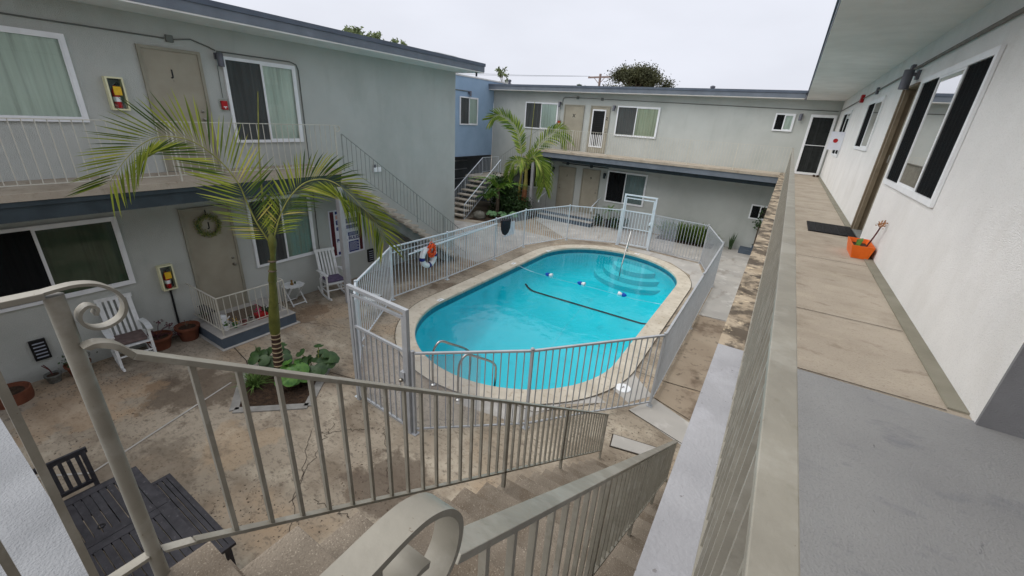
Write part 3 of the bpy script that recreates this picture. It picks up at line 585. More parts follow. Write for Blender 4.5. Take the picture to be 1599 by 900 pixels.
# ---------- blue building
BB = thing('blue_building', 'light blue stucco block with one window over an open carport', 'building', (-16,16,G))
MB().box(-20, XB, 12.5, YF-.01, -.64, 2.93).build('wall', stucco_b, BB)
MB().box(-20.1, XB+.03, 12.4, 21, 2.931, 2.99).build('roof', mat('roof_edge_white', C(214,214,212), C(196,196,194), 3, .8), BB)
MB().box(-20, XB-.002, 19.43, 21, 2.0, 2.93).build('upper_wall', stucco_b, BB)
MB().box(-14.9,-14.0,15.35,16.85,2.991,3.74).build('roof_box', mat('roof_white', C(226,228,226), C(212,214,212), 3, .8), BB)
window(TB, BB, 16.62, 18.02, .83, 2.08, [(.5,cur_dark,True), (.5,cur_teal,False)])
conduit(TB, BB, [(14,2.33), (17.2,2.33)], .02); lamp(TB, 17.3, 2.25, 'small wall lamp above the blue building window')
MB().box(-20, -19.9, 12, 26, G-.02, -.641).build('carport_back_wall', darkin, BB)
MB().box(-19.9, XB-.02, YF+.005-.015, YF+.003, G-.02, -.641).build('carport_side_wall', darkin, BB)
for z in (-1.1, -1.55, -2.05): MB().tube([(-15.2,13,z), (-15.2,19.3,z+.02)], .03, 8).build('carport_pipe', pvcpipe, BB, smooth=True)
# ---------- right building and its walkway
RB = thing('right_apartment_building', 'white stucco upper storey beside the walkway on the right', 'building', (3,9,G))
wl = MB(); wl.box(XR, 6, 2.82, 7.68, .0-.3, 2.534); wl.box(XR, 6, 8.5, YF-.002, -.3, 2.534); wl.box(XR, 6, 7.68, 8.5, 2.06, 2.534); wl.box(XR+.14, 6, 7.6801, 8.4999, -.3, 2.0599)
wl.build('wall', stucco_w, RB)
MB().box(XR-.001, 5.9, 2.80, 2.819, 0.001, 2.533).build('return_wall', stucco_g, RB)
MB().box(XR+.02, 6, -6, YF-.002, G-.1, -.301).build('lower_wall', stucco, RB)
roof(RB, [(.045,-6), (7,-6), (7,YF+.55), (.045,YF+.55)])
MB().box(XR-.09, XR-.001, 2.9, 7.6, .001, .012).build('cove_strip', coverm, RB)
MB().box(XR-.09, XR-.001, 8.55, YF-.01, .001, .012).build('cove_strip', coverm, RB)
window(TR, RB, 5.02, 7.42, .83, 2.07, [(.30,cur_black,True), (.38,cur_deep,False), (.32,cur_black,True)], .06, 'big three part sliding window', .03)
window(TR, RB, 10.1, 12.0, 1.15, 2.07, [(.5,cur_deep,False), (.5,cur_black,True)], .06, None, .03)
window(TR, RB, 15.2, 17.3, .83, 2.07, [(.5,cur_deep,False), (.5,cur_black,True)], .06, None, .03)
MB().box(XR+.10, XR+.139, 7.7, 8.48, .02, 2.03).build('door', doorm, RB)
j = MB(); j.box(XR-.012, XR+.135, 8.44, 8.499, .003, 2.058); j.box(XR-.03, XR-.001, 8.5, 8.58, .003, 2.14); j.box(XR-.012, XR+.04, 8.40, 8.439, .003, 2.0)
j.box(XR-.02, XR+.13, 7.70, 8.44, 2.03, 2.059)
j.build('door_frame', brownjamb, RB)
MB().box(XR-.02, XR+.13, 7.682, 8.43, .003, .02).build('door_sill', stringm, RB)
conduit(TR, RB, [(-2,2.27), (8.3,2.27)], .018, conduit_w); conduit(TR, RB, [(8.6,2.26), (19.3,2.2)], .012, conduit_w); jbox(TR, RB, 8.45, 2.27, .07, lampg); jbox(TR, RB, 11.4, 2.24, .06, lampg)
MB(TR).box(7.72,7.79,1.07,1.17,.002,.015).build('doorbell_plate', brass, RB)
# upstairs walkway (part of the setting)
wk = MB(); wk.box(-.04, 6, -4, 2.82, -.28, 0); wk.box(-.04, XR-.001, 2.8201, YF-.003, -.28, 0)
struct('walkway', wk, deckm)
struct('walkway_grey_coating', MB().box(.16, 6, -4, 2.84, .001, .005), deckgrey)
struct('walkway_ledge', MB().box(-.075, .16, 2.87, YF-.004, -.06, .004), ledge_st)
struct('walkway_ledge_painted', MB().box(-.075, .159, -4, 2.868, -.06, .0045), ledge_g)
for y in (4.0, 5.98, 2.85, 10.2, 14.6): strip('walkway_joint', [(.17,y), (XR-.1,y+.02)], .008, .006, joint)
struct('landing', MB().box(-1.27, -.08, -4, .30, -.2, 0), treadm)
t = thing('canopy_roof', 'white textured canopy roof below the landing at the near left corner', 'roof', (-4,-1,-.2))
MB().box(-7, -1.33, -4, .07, -.36, -.12).build('slab', mat('canopy_white', C(140,142,145), C(126,128,131), 4, .95, .9, 110, bdist=.01), t)
# ------------------------------------------------------------------ railings
def baluster_mesh(L, s, m):
    mb = MB(); mb.box(-s/2, s/2, -s/2, s/2, 0, L); return mb
def railing(name, label, cat, segs, m, group=None, stuff_ok=True):
    """segs: dict(a,b top points, drop=bottom rail below top, sp spacing, bs baluster size, tw,th top rail, bw,bh bottom rail, posts=[(t, foot)], ps post size)"""
    base = Vector(segs[0]['a'])*1; t = thing(name, label, cat, base, group)
    bal = []
    for s in segs:
        a, b_ = Vector(s['a']), Vector(s['b']); L = (b_-a).length; dz = Vector((0,0,s['drop']))
        tw, th = s.get('tw', .04), s.get('th', .012)
        (MB().tube([a, b_], tw/2, 10) if s.get('round') else MB().beam(a, b_, tw, th)).build('top_rail', m, t, smooth=bool(s.get('round')), bevel=0 if s.get('round') else .002)
        MB().beam(a-dz, b_-dz, s.get('bw', .025), s.get('bh', .012)).build('bottom_rail', m, t)
        for tt, foot in s.get('posts', ()):
            p = a.lerp(b_, tt); ps = s.get('ps', .028); up = s.get('post_up', 0)
            q = MB()
            q.box(p.x-ps/2, p.x+ps/2, p.y-ps/2, p.y+ps/2, p.z-foot, p.z-th/2+up)
            if s.get('feet'): q.box(p.x-.05, p.x+.05, p.y-.05, p.y+.05, p.z-foot, p.z-foot+.012)
            if up: q.lathe((p.x, p.y, p.z+up), [(ps*.75,-.005), (ps*.75,.012), (ps*.3,.026)], 8)
            q.build('post', m, t)
        if s.get('mid'):
            for off in s['mid']: MB().beam(a-Vector((0,0,off)), b_-Vector((0,0,off)), .02, .02).build('middle_rail', m, t)
        bs = s.get('bs', .016); hl = math.hypot(b_.x-a.x, b_.y-a.y); n = max(1, round(hl/s.get('sp', .11)))
        yaw = math.atan2(b_.y-a.y, b_.x-a.x); me = None
        for k in range(1, n):
            if s.get('ks') and k/n < s['ks']: continue
            p = a.lerp(b_, k/n)
            if me is None:
                bb = MB().box(-bs/2, bs/2, -s.get('bs2', bs)/2, s.get('bs2', bs)/2, 0, s['drop']-.005); me = bb
            bal.append((p-dz+Vector((0,0,.001)), yaw, s, me))
    bal.sort(key=lambda q: (q[0]-Vector((0,0,1.3))).length)
    cache = {}
    for p, yaw, s, me in bal[:100]:
        if id(me) not in cache:
            o = me.build('baluster', m, t, base=(0,0,0)); cache[id(me)] = o.data
        else:
            o = bpy.data.objects.new('baluster', cache[id(me)]); COL.objects.link(o); o.parent = t
        o.location = p-base; o.rotation_euler.z = yaw
    if len(bal) > 100:
        mb = MB()
        for p, yaw, s, me in bal[100:]:
            mt = Matrix.Translation(p) @ Matrix.Rotation(yaw, 4, 'Z'); mb.T = lambda v, mt=mt: mt @ Vector(v); mb.add([tuple(v) for v in me.v], me.f)
        o = mb.build('baluster', m, t, recalc=False); o['kind'] = 'stuff'
    return t
def spiral(cy, cz, pts, x): return [(x, y, z) for y, z in pts]
def smoothpts(P, n=4):
    out = []; P = [Vector(p) for p in P]
    for i in range(len(P)-1):
        p0 = P[max(i-1, 0)]; p1 = P[i]; p2 = P[i+1]; p3 = P[min(i+2, len(P)-1)]
        for k in range(n):
            t = k/n; out.append(.5*((2*p1)+(p2-p0)*t+(2*p0-5*p1+4*p2-p3)*t*t+(3*p1-3*p2+p3-p0)*t*t*t))
    out.append(P[-1]); return out
# landing guard on the left with newel and scroll
t = railing('landing_railing', 'taupe landing rail with thick newel and curled scroll, left of the stairs', 'railing',
    [dict(a=(-1.27,-2.5,.925), b=(-1.27,.158,.925), drop=.83, sp=.106, bs=.016, tw=.036, th=.014, bw=.03, bh=.012)], railm)
MB().ribbon(smoothpts([(-1.27,.135,.925), (-1.27,.17,.93), (-1.27,.21,.932), (-1.27,.245,.922), (-1.27,.272,.895), (-1.27,.28,.862), (-1.27,.268,.832), (-1.27,.24,.818), (-1.27,.214,.822), (-1.27,.198,.842), (-1.27,.2,.865), (-1.27,.216,.878), (-1.27,.23,.868), (-1.27,.224,.853)]), (1,0,0), .03, .007).build('scroll', railm, t, smooth=True)
MB().tube([(-1.27,.172,-.0), (-1.27,.172,.918)], .0175, 16).build('newel_post', railm, t, smooth=True)
# stair rails
SL = -.70
def zt(y): return .80+SL*(y-.19)
segL = [dict(a=(-1.2,.25,zt(.25)), b=(-1.2,4.78,zt(4.78)), drop=.645, sp=.1045, bs=.013, bs2=.017, tw=.04, th=.016, bw=.026, bh=.012, ps=.026,
        posts=[((2.05-.25)/4.53, .80), ((3.22-.25)/4.53, .80), (1, .80)])]
t = railing('stair_railing', 'taupe stair rail on the pool side of the near concrete stairs', 'railing', segL, railm, 'rails of the near stairs')
MB().ribbon(smoothpts([(-1.245,.185,.79), (-1.22,.2,.803), (-1.2,.225,.795), (-1.2,.25,zt(.25))]), (1,0,0), .036, .014).build('rail_easing', railm, t, smooth=True)
MB().ribbon([(-1.26,.19,.095), (-1.2,.25,zt(.25)-.645)], (1,0,0), .03, .012).build('rail_easing', railm, t)
XS = -.285
def zr(y): return .70+SL*(y-.33)+.02
segR = [dict(a=(XS,.33,zr(.33)), b=(XS,4.95,zr(4.95)), drop=.645, sp=.1045, bs=.013, bs2=.017, tw=.05, th=.016, bw=.026, bh=.012, ps=.026,
        posts=[(.22,.80), (.45,.80), (.72,.80), (1,.80)])]
t = railing('stair_railing', 'taupe stair rail on the walkway side of the near concrete stairs', 'railing', segR, railm, 'rails of the near stairs')
t = railing('landing_railing', 'broad flat taupe rail with a large scroll in the foreground, right of the stairs', 'railing',
    [dict(a=(-.25,-2.2,.924), b=(-.25,.08,.924), drop=.83, sp=.11, bs=.016, tw=.04, th=.012, bw=.03, bh=.012)], railm)
MB().ribbon(smoothpts([(-.25,.08,.924), (-.25,.15,.925), (-.25,.205,.926), (-.25,.24,.92), (-.25,.272,.9), (-.25,.292,.868), (-.25,.294,.836), (-.25,.283,.804), (-.25,.257,.784), (-.25,.225,.786), (-.25,.204,.806), (-.25,.2,.834), (-.25,.216,.854), (-.25,.237,.85)]), (1,0,0), .04, .009).build('scroll', railm, t, smooth=True)
MB().tube([(-.25,.165,0), (-.25,.165,.917)], .0175, 16).build('newel_post', railm, t, smooth=True)
# walkway rail
railing('walkway_railing', 'long taupe railing running straight down the right walkway', 'railing',
    [dict(a=(.092,.0,.93), b=(.092,17.95,.93), drop=.84, sp=.115, bs=.014, bs2=.022, tw=.047, th=.018, bw=.03, bh=.014, ps=.026, posts=[(k/8, .925) for k in range(0, 9)])], railm)
# far balcony rail
railing('balcony_railing', 'thin pale rail along the far upper balcony', 'railing',
    [dict(a=(-9.95,18.03,.93), b=(.05,18.03,.93), drop=.85, sp=.105, bs=.012, tw=.03, th=.01, bw=.012, bh=.01, ps=.02, posts=[(k/6, .925) for k in range(7)])], railf)
# left balcony rail
t = railing('balcony_railing', 'thin pale rail along the left upper balcony with a small curl at its stair end', 'railing',
    [dict(a=(-8.45,-4,.93), b=(-8.45,6.08,.93), drop=.83, sp=.118, bs=.010, tw=.028, th=.012, bw=.02, bh=.012, ps=.024, posts=[(0,.93), (.33,.93), (.7,.93), (1,.93)])], railf)
MB().ribbon(smoothpts([(-8.45,6.08,.93), (-8.45,6.15,.925), (-8.45,6.2,.88), (-8.45,6.18,.82), (-8.45,6.13,.8), (-8.45,6.1,.84), (-8.45,6.13,.87)]), (1,0,0), .03, .01).build('scroll', railf, t)
# ------------------------------------------------------------------ stairs
def stairs(name, label, mk, n, m, solid=True, base=(0,0,0)):
    t = thing(name, label, 'stairs', base)
    for k in range(1, n+1): mk(k).build('step', m, t, bevel=.006)
    return t
t = stairs('concrete_staircase', 'brown concrete stairs going down from the landing in the foreground', lambda k: MB().box(-1.25, -.125, .30+.265*(k-1)-.004*(k > 1), .30+.265*k, -.19*k-.10, -.19*k), 16, treadm, base=(-.7,2.5,G))
st = MB()
for x in (-1.0, -.36): st = MB(); st.add([(x-.05,.28,-.22), (x-.05,4.6,G+.0), (x-.05,4.2,G+.0), (x-.05,.28,-.48), (x+.05,.28,-.22), (x+.05,4.6,G), (x+.05,4.2,G), (x+.05,.28,-.48)], [(0,1,2,3), (7,6,5,4), (0,4,5,1), (1,5,6,2), (2,6,7,3), (3,7,4,0)]).build('stringer', stringm, t)
rs = MB()
for k in range(1, 17): rs.box(-1.24, -.135, .31+.265*(k-1), .33+.265*(k-1), -.19*k+.002, -.19*(k-1)-.101)
rs.build('riser', treadm, t)
t = stairs('concrete_staircase', 'pale floating concrete stairs against the left building wall', lambda k: MB().box(XL+.08, -8.42, 6.12+.265*(k-1), 6.12+.265*k+.03, -.19*k-.055, -.19*k), 16, treadf, base=(-9,8,G))
st = MB()
for x in (-9.25, -8.75): st = MB(); st.add([(x-.09,6.14,-.26), (x-.09,10.4,G+.02), (x-.09,9.95,G+.0), (x-.09,6.14,-.55), (x+.09,6.14,-.26), (x+.09,10.4,G+.02), (x+.09,9.95,G), (x+.09,6.14,-.55)], [(0,1,2,3), (7,6,5,4), (0,4,5,1), (1,5,6,2), (2,6,7,3), (3,7,4,0)]).build('stringer', stringm, t)
railing('stair_railing', 'thin grey rail of the stairs against the left building', 'railing',
    [dict(a=(-8.43,6.22,.76), b=(-8.43,10.75,-2.40), drop=.66, sp=.118, bs=.011, tw=.028, th=.012, bw=.016, bh=.012, ps=.022, posts=[(0,.8), (.5,.8), (.75,.8), (1,.83)])], wrought)
t = stairs('concrete_staircase', 'grey concrete stairs turning up beside the blue building behind the palms',
    lambda k: (MB().box(-13.15,-12.0,14.95+.26*(k-1),14.95+.26*k+.04,G+.19*k-.06,G+.19*k) if k < 9 else (MB().box(-13.5,-12.05,17.03,YF-.02,G+1.71-.1,G+1.71) if k == 9 else MB().box(-12.05+.245*(k-10),-12.05+.245*(k-9)+.03,18.1,YF-.02,G+.19*k-.055,G+.19*k))), 16, treadf, base=(-12,17,G))
st = MB(); st.add([(-12.7,15.2,G), (-12.7,17.1,-1.75), (-12.7,17.1,-2.0), (-12.7,15.5,G), (-12.5,15.2,G), (-12.5,17.1,-1.75), (-12.5,17.1,-2.0), (-12.5,15.5,G)], [(0,1,2,3), (7,6,5,4), (0,4,5,1), (1,5,6,2), (2,6,7,3), (3,7,4,0)]); st.build('stringer', stringm, t); st = MB()
st.add([(-12.1,18.6,-1.6), (-10.1,18.6,-.12), (-10.1,18.6,-.4), (-12.1,18.6,-1.9), (-12.1,18.8,-1.6), (-10.1,18.8,-.12), (-10.1,18.8,-.4), (-12.1,18.8,-1.9)], [(0,1,2,3), (7,6,5,4), (0,4,5,1), (1,5,6,2), (2,6,7,3), (3,7,4,0)])
st.build('stringer', stringm, t)
railing('stair_railing', 'bright handrail on the planted side of the far stairs', 'railing', [dict(a=(-12.0,15.1,-2.55), b=(-12.0,17.95,-.68), drop=.7, sp=.16, bs=.01, tw=.04, th=.02, bw=.02, bh=.012, ps=.02, posts=[(0,.68), (1,.8)])], alum, 'rails of the far stairs')
railing('stair_railing', 'bright handrail on the carport side of the far stairs', 'railing', [dict(a=(-13.05,15.1,-2.45), b=(-13.05,17.85,-.68), drop=.75, sp=.12, bs=.01, tw=.04, th=.02, bw=.02, bh=.012, ps=.02, posts=[(0,.75), (.5,.8), (1,.8)]), dict(a=(-13.05,17.85,-.68), b=(-13.05,19.3,-.68), drop=.7, sp=.12, bs=.01, tw=.03, th=.02, ps=.02, posts=[(1,.8)])], alum, 'rails of the far stairs')
railing('stair_railing', 'dark sloping rail climbing the far wall up to the balcony', 'railing', [dict(a=(-12.1,18.12,-.52), b=(-9.98,18.12,.93), drop=.6, sp=.13, bs=.009, tw=.026, th=.014, bw=.014, bh=.01, ps=.02, posts=[(0,.8), (.5,.8)])], wrought, 'rails of the far stairs')
# porch rail
PZ = G+.25
railing('porch_railing', 'low cream rail round the blue porch step of the ground floor door', 'railing',
    [dict(a=(XL+.02,3.12,PZ+.80), b=(-8.40,3.12,PZ+.80), drop=.68, sp=.105, bs=.011, tw=.028, th=.014, bw=.02, bh=.012, ps=.022, posts=[(1,.80)]),
     dict(a=(-8.40,3.12,PZ+.80), b=(-8.40,4.42,PZ+.80), drop=.68, sp=.12, bs=.011, tw=.028, th=.014, bw=.02, bh=.012, ps=.022, posts=[(1,.80)]),
     dict(a=(-8.40,4.42,PZ+.80), b=(-8.95,4.45,PZ+.80), drop=.68, sp=.12, bs=.011, tw=.02, th=.012, bw=.014, bh=.012, ps=.022, posts=[])], railf)
for x, l in ((-9.85,'short white handrail at the left side of the far porch steps'), (-7.05,'short white handrail at the right side of the far porch steps')):
    t = thing('handrail', l, 'handrail', (x,18.6,G), 'handrails of the far porch')
    MB().tube([(x,YF-.02,G+1.2), (x,YF-.35,G+1.17), (x,18.35,G+.95), (x,18.28,G+.72)], .022, 8).build('rail', alum, t, smooth=True)
    MB().tube([(x,YF-.35,G+.36), (x,YF-.35,G+1.16)], .016, 8).build('post', wrought, t); MB().tube([(x,18.4,G+.15), (x,18.4,G+.95)], .016, 8).build('post', wrought, t)
# ------------------------------------------------------------------ pool fence
FH = 1.42
FV = [(-3.72,3.58), (-2.42,4.70), (-.94,6.5), (-.95,10.2), (-.96,13.75), (-1.72,16.05), (-3.68,16.3)]
FW = [(-4.98,16.25), (-6.82,15.35), (-7.6,13.2), (-7.55,11.2), (-7.55,8.75), (-7.65,6.75), (-6.42,4.75), (-5.12,3.66)]
def fsegs(V, m=0):
    out = []
    for i, (a, b_) in enumerate(zip(V, V[1:])):
        out.append(dict(a=(a[0],a[1],G+FH), b=(b_[0],b_[1],G+FH), drop=FH-.09, sp=.112, bs=.015, tw=.04, th=.03, bw=.025, bh=.025, ps=.04, feet=True, post_up=.03, posts=[(0, FH-.0), (1, FH)] if i == len(V)-2 else [(0, FH)]))
    return out
sg = fsegs(FV)
railing('pool_fence', 'grey white picket fence along the near and right sides of the pool', 'fence', sg, alum2, 'fence round the pool')
sg = fsegs(FW)
for i in (3, 4): sg[i]['mid'] = [.15]
pf2 = railing('pool_fence', 'white picket fence along the far and left sides of the pool, hung with a lifebuoy', 'fence', sg, alum, 'fence round the pool')
def gate(label, a, b_, H, m, knobt, mid=1.42, low=None):
    a = Vector((a[0], a[1], G)); b_ = Vector((b_[0], b_[1], G)); d = (b_-a).normalized(); t = thing('pool_gate', label, 'gate', a, 'gates of the pool fence')
    L = (b_-a).length; P = lambda s, z: a+d*s+Vector((0,0,z))
    f = MB(); f.beam(P(0,0), P(0,H), .06, .06); f.beam(P(L,0), P(L,H), .06, .06); f.beam(P(-.03,H+.02), P(L+.03,H+.02), .06, .05); f.build('gate_frame', m, t)
    g = MB(); e = .06
    g.beam(P(e,.1), P(e,H-.08), .04, .04); g.beam(P(L-e,.1), P(L-e,H-.08), .04, .04); g.beam(P(e,H-.1), P(L-e,H-.1), .035, .04); g.beam(P(e,mid), P(L-e,mid), .035, .04); g.beam(P(e,.1), P(L-e,.1), .035, .04)
    if low: g.beam(P(e,low), P(L-e,low), .03, .03)
    leaf = g.build('gate_leaf', m, t)
    n = 9
    bb = None
    for k in range(1, n):
        p = P(e+(L-2*e)*k/n, .1)
        if bb is None: bb = MB().box(-.008,.008,-.008,.008,0,mid-.1).build('picket', m, leaf, base=(0,0,0)); o = bb
        else: o = bpy.data.objects.new('picket', bb.data); COL.objects.link(o); o.parent = leaf
        o.location = p-a
    q = Vector((-d.y, d.x, 0))*.012
    MB().add([P(e,.12)+q, P(L-e,.12)+q, P(L-e,mid)+q, P(e,mid)+q], [(0,1,2,3)]).build('mesh_panel', fmesh, leaf, recalc=False)
    k = P(L-e-.02 if knobt > 0 else e+.02, 1.0)
    MB().box(k.x-.04, k.x+.04, k.y-.05, k.y+.05, k.z-.07, k.z+.09).build('lock_box', m, leaf, bevel=.005)
    MB().lathe((k.x,k.y-.075,k.z-.03), [(.01,-.03), (.03,-.015), (.03,.015), (.01,.03)], 12).build('handle', brass, leaf, smooth=True)
    return t
gate('tall grey pool gate with mesh and round knob at the near left corner', (-5.05,3.62), (-3.79,3.55), 2.05, alum2, 1)
gate('tall white pool gate with mesh standing by the pool steps', (-4.93,16.28), (-3.74,16.33), 2.02, alum, 1, 1.42, .75)
def meshpanel(a, b_, z0=.12, z1=1.38, label=None):
    t = thing('mesh_panel', label, 'mesh panel', (a[0],a[1],G), 'mesh panels beside the gates')
    MB().add([(a[0],a[1],G+z0), (b_[0],b_[1],G+z0), (b_[0],b_[1],G+z1), (a[0],a[1],G+z1)], [(0,1,2,3)]).build('mesh', fmesh, t, recalc=False)
meshpanel((-3.69,3.59), (-2.98,4.2), label='fine grey mesh screen fixed to the fence right of the near gate')
meshpanel((-3.62,16.27), (-2.75,16.16), label='fine mesh screen fixed to the fence right of the far gate')
# ------------------------------------------------------------------ pool furniture
t = thing('pool_ladder_rails', 'pair of bent stainless grab rails at the near end of the pool', 'grab rail', (-4.2,4.7,G))
for (x, y) in ((-4.35,4.66), (-3.72,4.60)):
    MB().tube(smoothpts([(x,y,G), (x,y,G+.55), (x+.02,y+.03,G+.76), (x+.06,y+.14,G+.86), (x+.12,y+.34,G+.74), (x+.22,y+.72,G+.46), (x+.24,y+.78,G+.2), (x+.2,y+.78,G-.5)], 5), .022, 10).build('rail', steel, t, smooth=True)
    MB().lathe((x,y,G), [(.05,.001), (.05,.02), (.025,.04)], 14).build('flange', steel, t, smooth=True)
t = thing('pool_handrail', 'single slanting steel handrail over the shallow pool steps', 'handrail', (-4.3,15.5,G))
MB().tube([(-4.32,15.55,G), (-4.28,15.5,G+.8), (-4.25,15.42,G+.84), (-4.05,14.2,G-.25), (-4.05,14.15,G-.7)], .022, 10).build('rail', steel, t, smooth=True)
MB().lathe((-4.32,15.55,G), [(.06,.021), (.06,.035), (.03,.05)], 14).build('flange', steel, t, smooth=True)
t = thing('float_rope', 'white safety rope with three blue and white floats across the pool', 'rope', (-4.3,11.45,G-.12))
MB().tube(smoothpts([(-6.63,11.3,G-.02), (-6.1,11.36,G-.118), (-5.3,11.43,G-.17), (-4,11.46,G-.15), (-2.8,11.5,G-.17), (-1.95,11.5,G-.1)], 6), .0045, 6).build('cord', white, t)
for x, f_ in ((-5.56,1), (-4.42,1), (-3.08,-1)):
    fl = MB(lambda p: (x+p[2]*f_, 11.44+p[0], G-.10+p[1])).lathe((0,0,0), [(.01,0), (.045,.04), (.065,.1), (.07,.13)], 14).build('float', white, t, smooth=True)
    MB(lambda p: (x-p[2]*f_, 11.44+p[0], G-.10+p[1])).lathe((0,0,0), [(.07,-.13+.131), (.062,.04), (.045,.09), (.01,.13)], 14).build('float_half', bluep, fl, smooth=True)
def torus(mb, T, R, r, n=36, m_=10, a0=0, a1=2*math.pi, sz=1):
    full = abs(a1-a0-2*math.pi) < 1e-6; N = n if full else n+1; vs = []
    for i in range(N):
        a = a0+(a1-a0)*i/n
        for k in range(m_):
            b = 2*math.pi*k/m_; rr_ = R+r*math.cos(b); vs.append(T((rr_*math.cos(a), rr_*math.sin(a)*sz, r*math.sin(b))))
    fs = []
    for i in range(n):
        for k in range(m_): fs.append((i*m_+k, i*m_+(k+1) % m_, ((i+1) % N)*m_+(k+1) % m_, ((i+1) % N)*m_+k))
    mb.add(vs, fs); return mb
LT = lambda p: (-7.45+p[2], 7.87+p[0], G+.95+p[1])
t = thing('lifebuoy', 'white ring lifebuoy with navy bands hung on the pool fence', 'lifebuoy', (-7.45,7.87,G+.95))
torus(MB(), LT, .235, .075).build('ring', white, t, smooth=True)
mb = MB()
for k in range(4): torus(mb, LT, .235, .078, 4, 10, k*math.pi/2+.05-.17, k*math.pi/2+.05+.17)
f = mb.build('band', navy, t, smooth=True)
t = thing('rope_coil', 'coiled orange rope hanging over the top of the lifebuoy', 'rope', (-7.38,7.87,G+1.1))
pts = []
r_ = random.Random(2)
for k in range(150):
    a = k*.42; R_ = .07+.05*r_.random(); pts.append((-7.35+.05*math.sin(k*.7), 7.9+R_*math.cos(a)*1.1, G+1.14+.05*math.sin(k*.05)+R_*1.5*math.sin(a)))
MB().tube(smoothpts(pts, 2), .011, 6).build('coil', orangeR, t, smooth=True)
t = thing('pool_pole', 'long white telescopic pole resting along the left fence rail', 'pole', (-7.4,9,G+1.3))
MB().tube([(-7.44,7.15,G+1.19), (-7.44,11.1,G+1.30)], .018, 8).build('shaft', alum, t, smooth=True); MB().tube([(-7.40,7.3,G+1.25), (-7.40,10.2,G+1.31)], .012, 8).build('inner_shaft', alum, t, smooth=True)
t = thing('pool_net', 'black mesh leaf net hanging from the left fence', 'net', (-7.4,11.5,G+1.1))
MB(lambda p: (-7.36+p[0]*.35, 11.5+p[1], G+1.38+p[2])).lathe((0,0,0), [(.26,.0), (.28,-.12), (.26,-.3), (.17,-.45), (.05,-.52)], 14).build('net', meshdark, t, smooth=True)
t = thing('fence_sign', 'blank backed white sign fixed to the left pool fence', 'sign', (-7.62,12.2,G+.8))
MB().box(-7.66,-7.64,11.85,12.55,G+.65,G+1.12).build('board', signw, t)
# ------------------------------------------------------------------ wall-mounted things
def extinguisher(u, v, label):
    t = thing('extinguisher_cabinet', label, 'extinguisher cabinet', TL((u,v,0)), 'fire extinguisher cabinets')
    f = MB(TL); W, H_ = .115, .25; b_ = .024
    f.box(u-W, u+W, v-H_, v-H_+b_, .002, .12); f.box(u-W, u+W, v+H_-b_, v+H_, .002, .12); f.box(u-W, u-W+b_, v-H_+b_, v+H_-b_, .002, .12); f.box(u+W-b_, u+W, v-H_+b_, v+H_-b_, .002, .12)
    f.build('frame', cream, t)
    MB(TL).box(u-W+b_, u+W-b_, v-H_+b_, v+H_-b_, .003, .01).build('back_plate', slate, t)
    c = TL((u-.01, v-H_+.03, .062))
    MB().lathe(c, [(.0,0), (.045,.002), (.05,.02), (.05,.24), (.035,.29), (.02,.31), (.02,.34)], 16).build('cylinder', redm, t, smooth=True)
    MB().lathe((c[0],c[1],c[2]+.10), [(.0515,0), (.0515,.07)], 16).build('cylinder_label', white, t, smooth=True)
    MB().box(c[0]+.03, c[0]+.055, c[1]-.03, c[1]+.07, c[2]+.2, c[2]+.33).build('inspection_tag', yellow, t)
    MB().tube([(c[0],c[1],c[2]+.34), (c[0],c[1]+.05,c[2]+.39), (c[0],c[1]+.08,c[2]+.36)], .008, 6).build('lever', black, t)
    MB(TL).box(u-W+.02, u+W-.02, v-H_+.02, v+H_-.02, .105, .108).build('cover', glass, t)
extinguisher(2.83, 1.29, 'cream framed fire extinguisher cabinet on the upper left wall beside door J')
extinguisher(2.83, -1.95, 'cream framed fire extinguisher cabinet on the ground floor wall over the terracotta pots')
def alarm(T, u, v, label, s=1):
    t = thing('fire_alarm', label, 'fire alarm', T((u,v,0)), 'red fire alarm pulls')
    MB(T).box(u-.055*s, u+.055*s, v-.08*s, v+.08*s, .002, .05).build('housing', redm, t, bevel=.006)
    MB(T).box(u-.03*s, u+.03*s, v-.035*s, v-.02*s, .051, .06).build('pull_bar', white, t); MB(T).box(u-.007*s, u+.007*s, v-.06*s, v-.035*s, .051, .058).build('pull_stem', white, t)
    MB(T).box(u-.085*s, u+.085*s, v-.11*s, v+.11*s, .0015, .02).build('guard', glass, t)
alarm(TL, 4.465, 1.2, 'red fire alarm pull by the upper left sliding window'); alarm(TF, -9.7, 1.2, 'red fire alarm pull beside the far upper door X', 1.2)
t = thing('fire_bell', 'small red alarm horn high on the white walkway wall', 'alarm horn', (1.1,13.57,2.2))
MB(TR).box(13.45,13.65,2.15,2.32,.002,.07).build('horn', redm, t, bevel=.01)
lamp(TL, 4.5, 2.02, 'grey cylinder lamp between door J and the upper left window')
lamp(TF, -9.72, 2.03, 'grey cylinder lamp left of far door X'); lamp(TF, -7.02, 1.98, 'grey cylinder lamp right of the barred far door'); lamp(TF, .04, 1.98, 'grey cylinder lamp left of the white storm door')
lamp(TF, -9.75, -.95, 'grey cylinder lamp left of the lower far doors', m=slate_d); lamp(TF, -7.02, -.95, 'grey cylinder lamp right of the lower far doors', m=slate_d)
lamp(TR, 7.95, 2.13, 'large grey cylinder lamp over the walkway door by the big window')
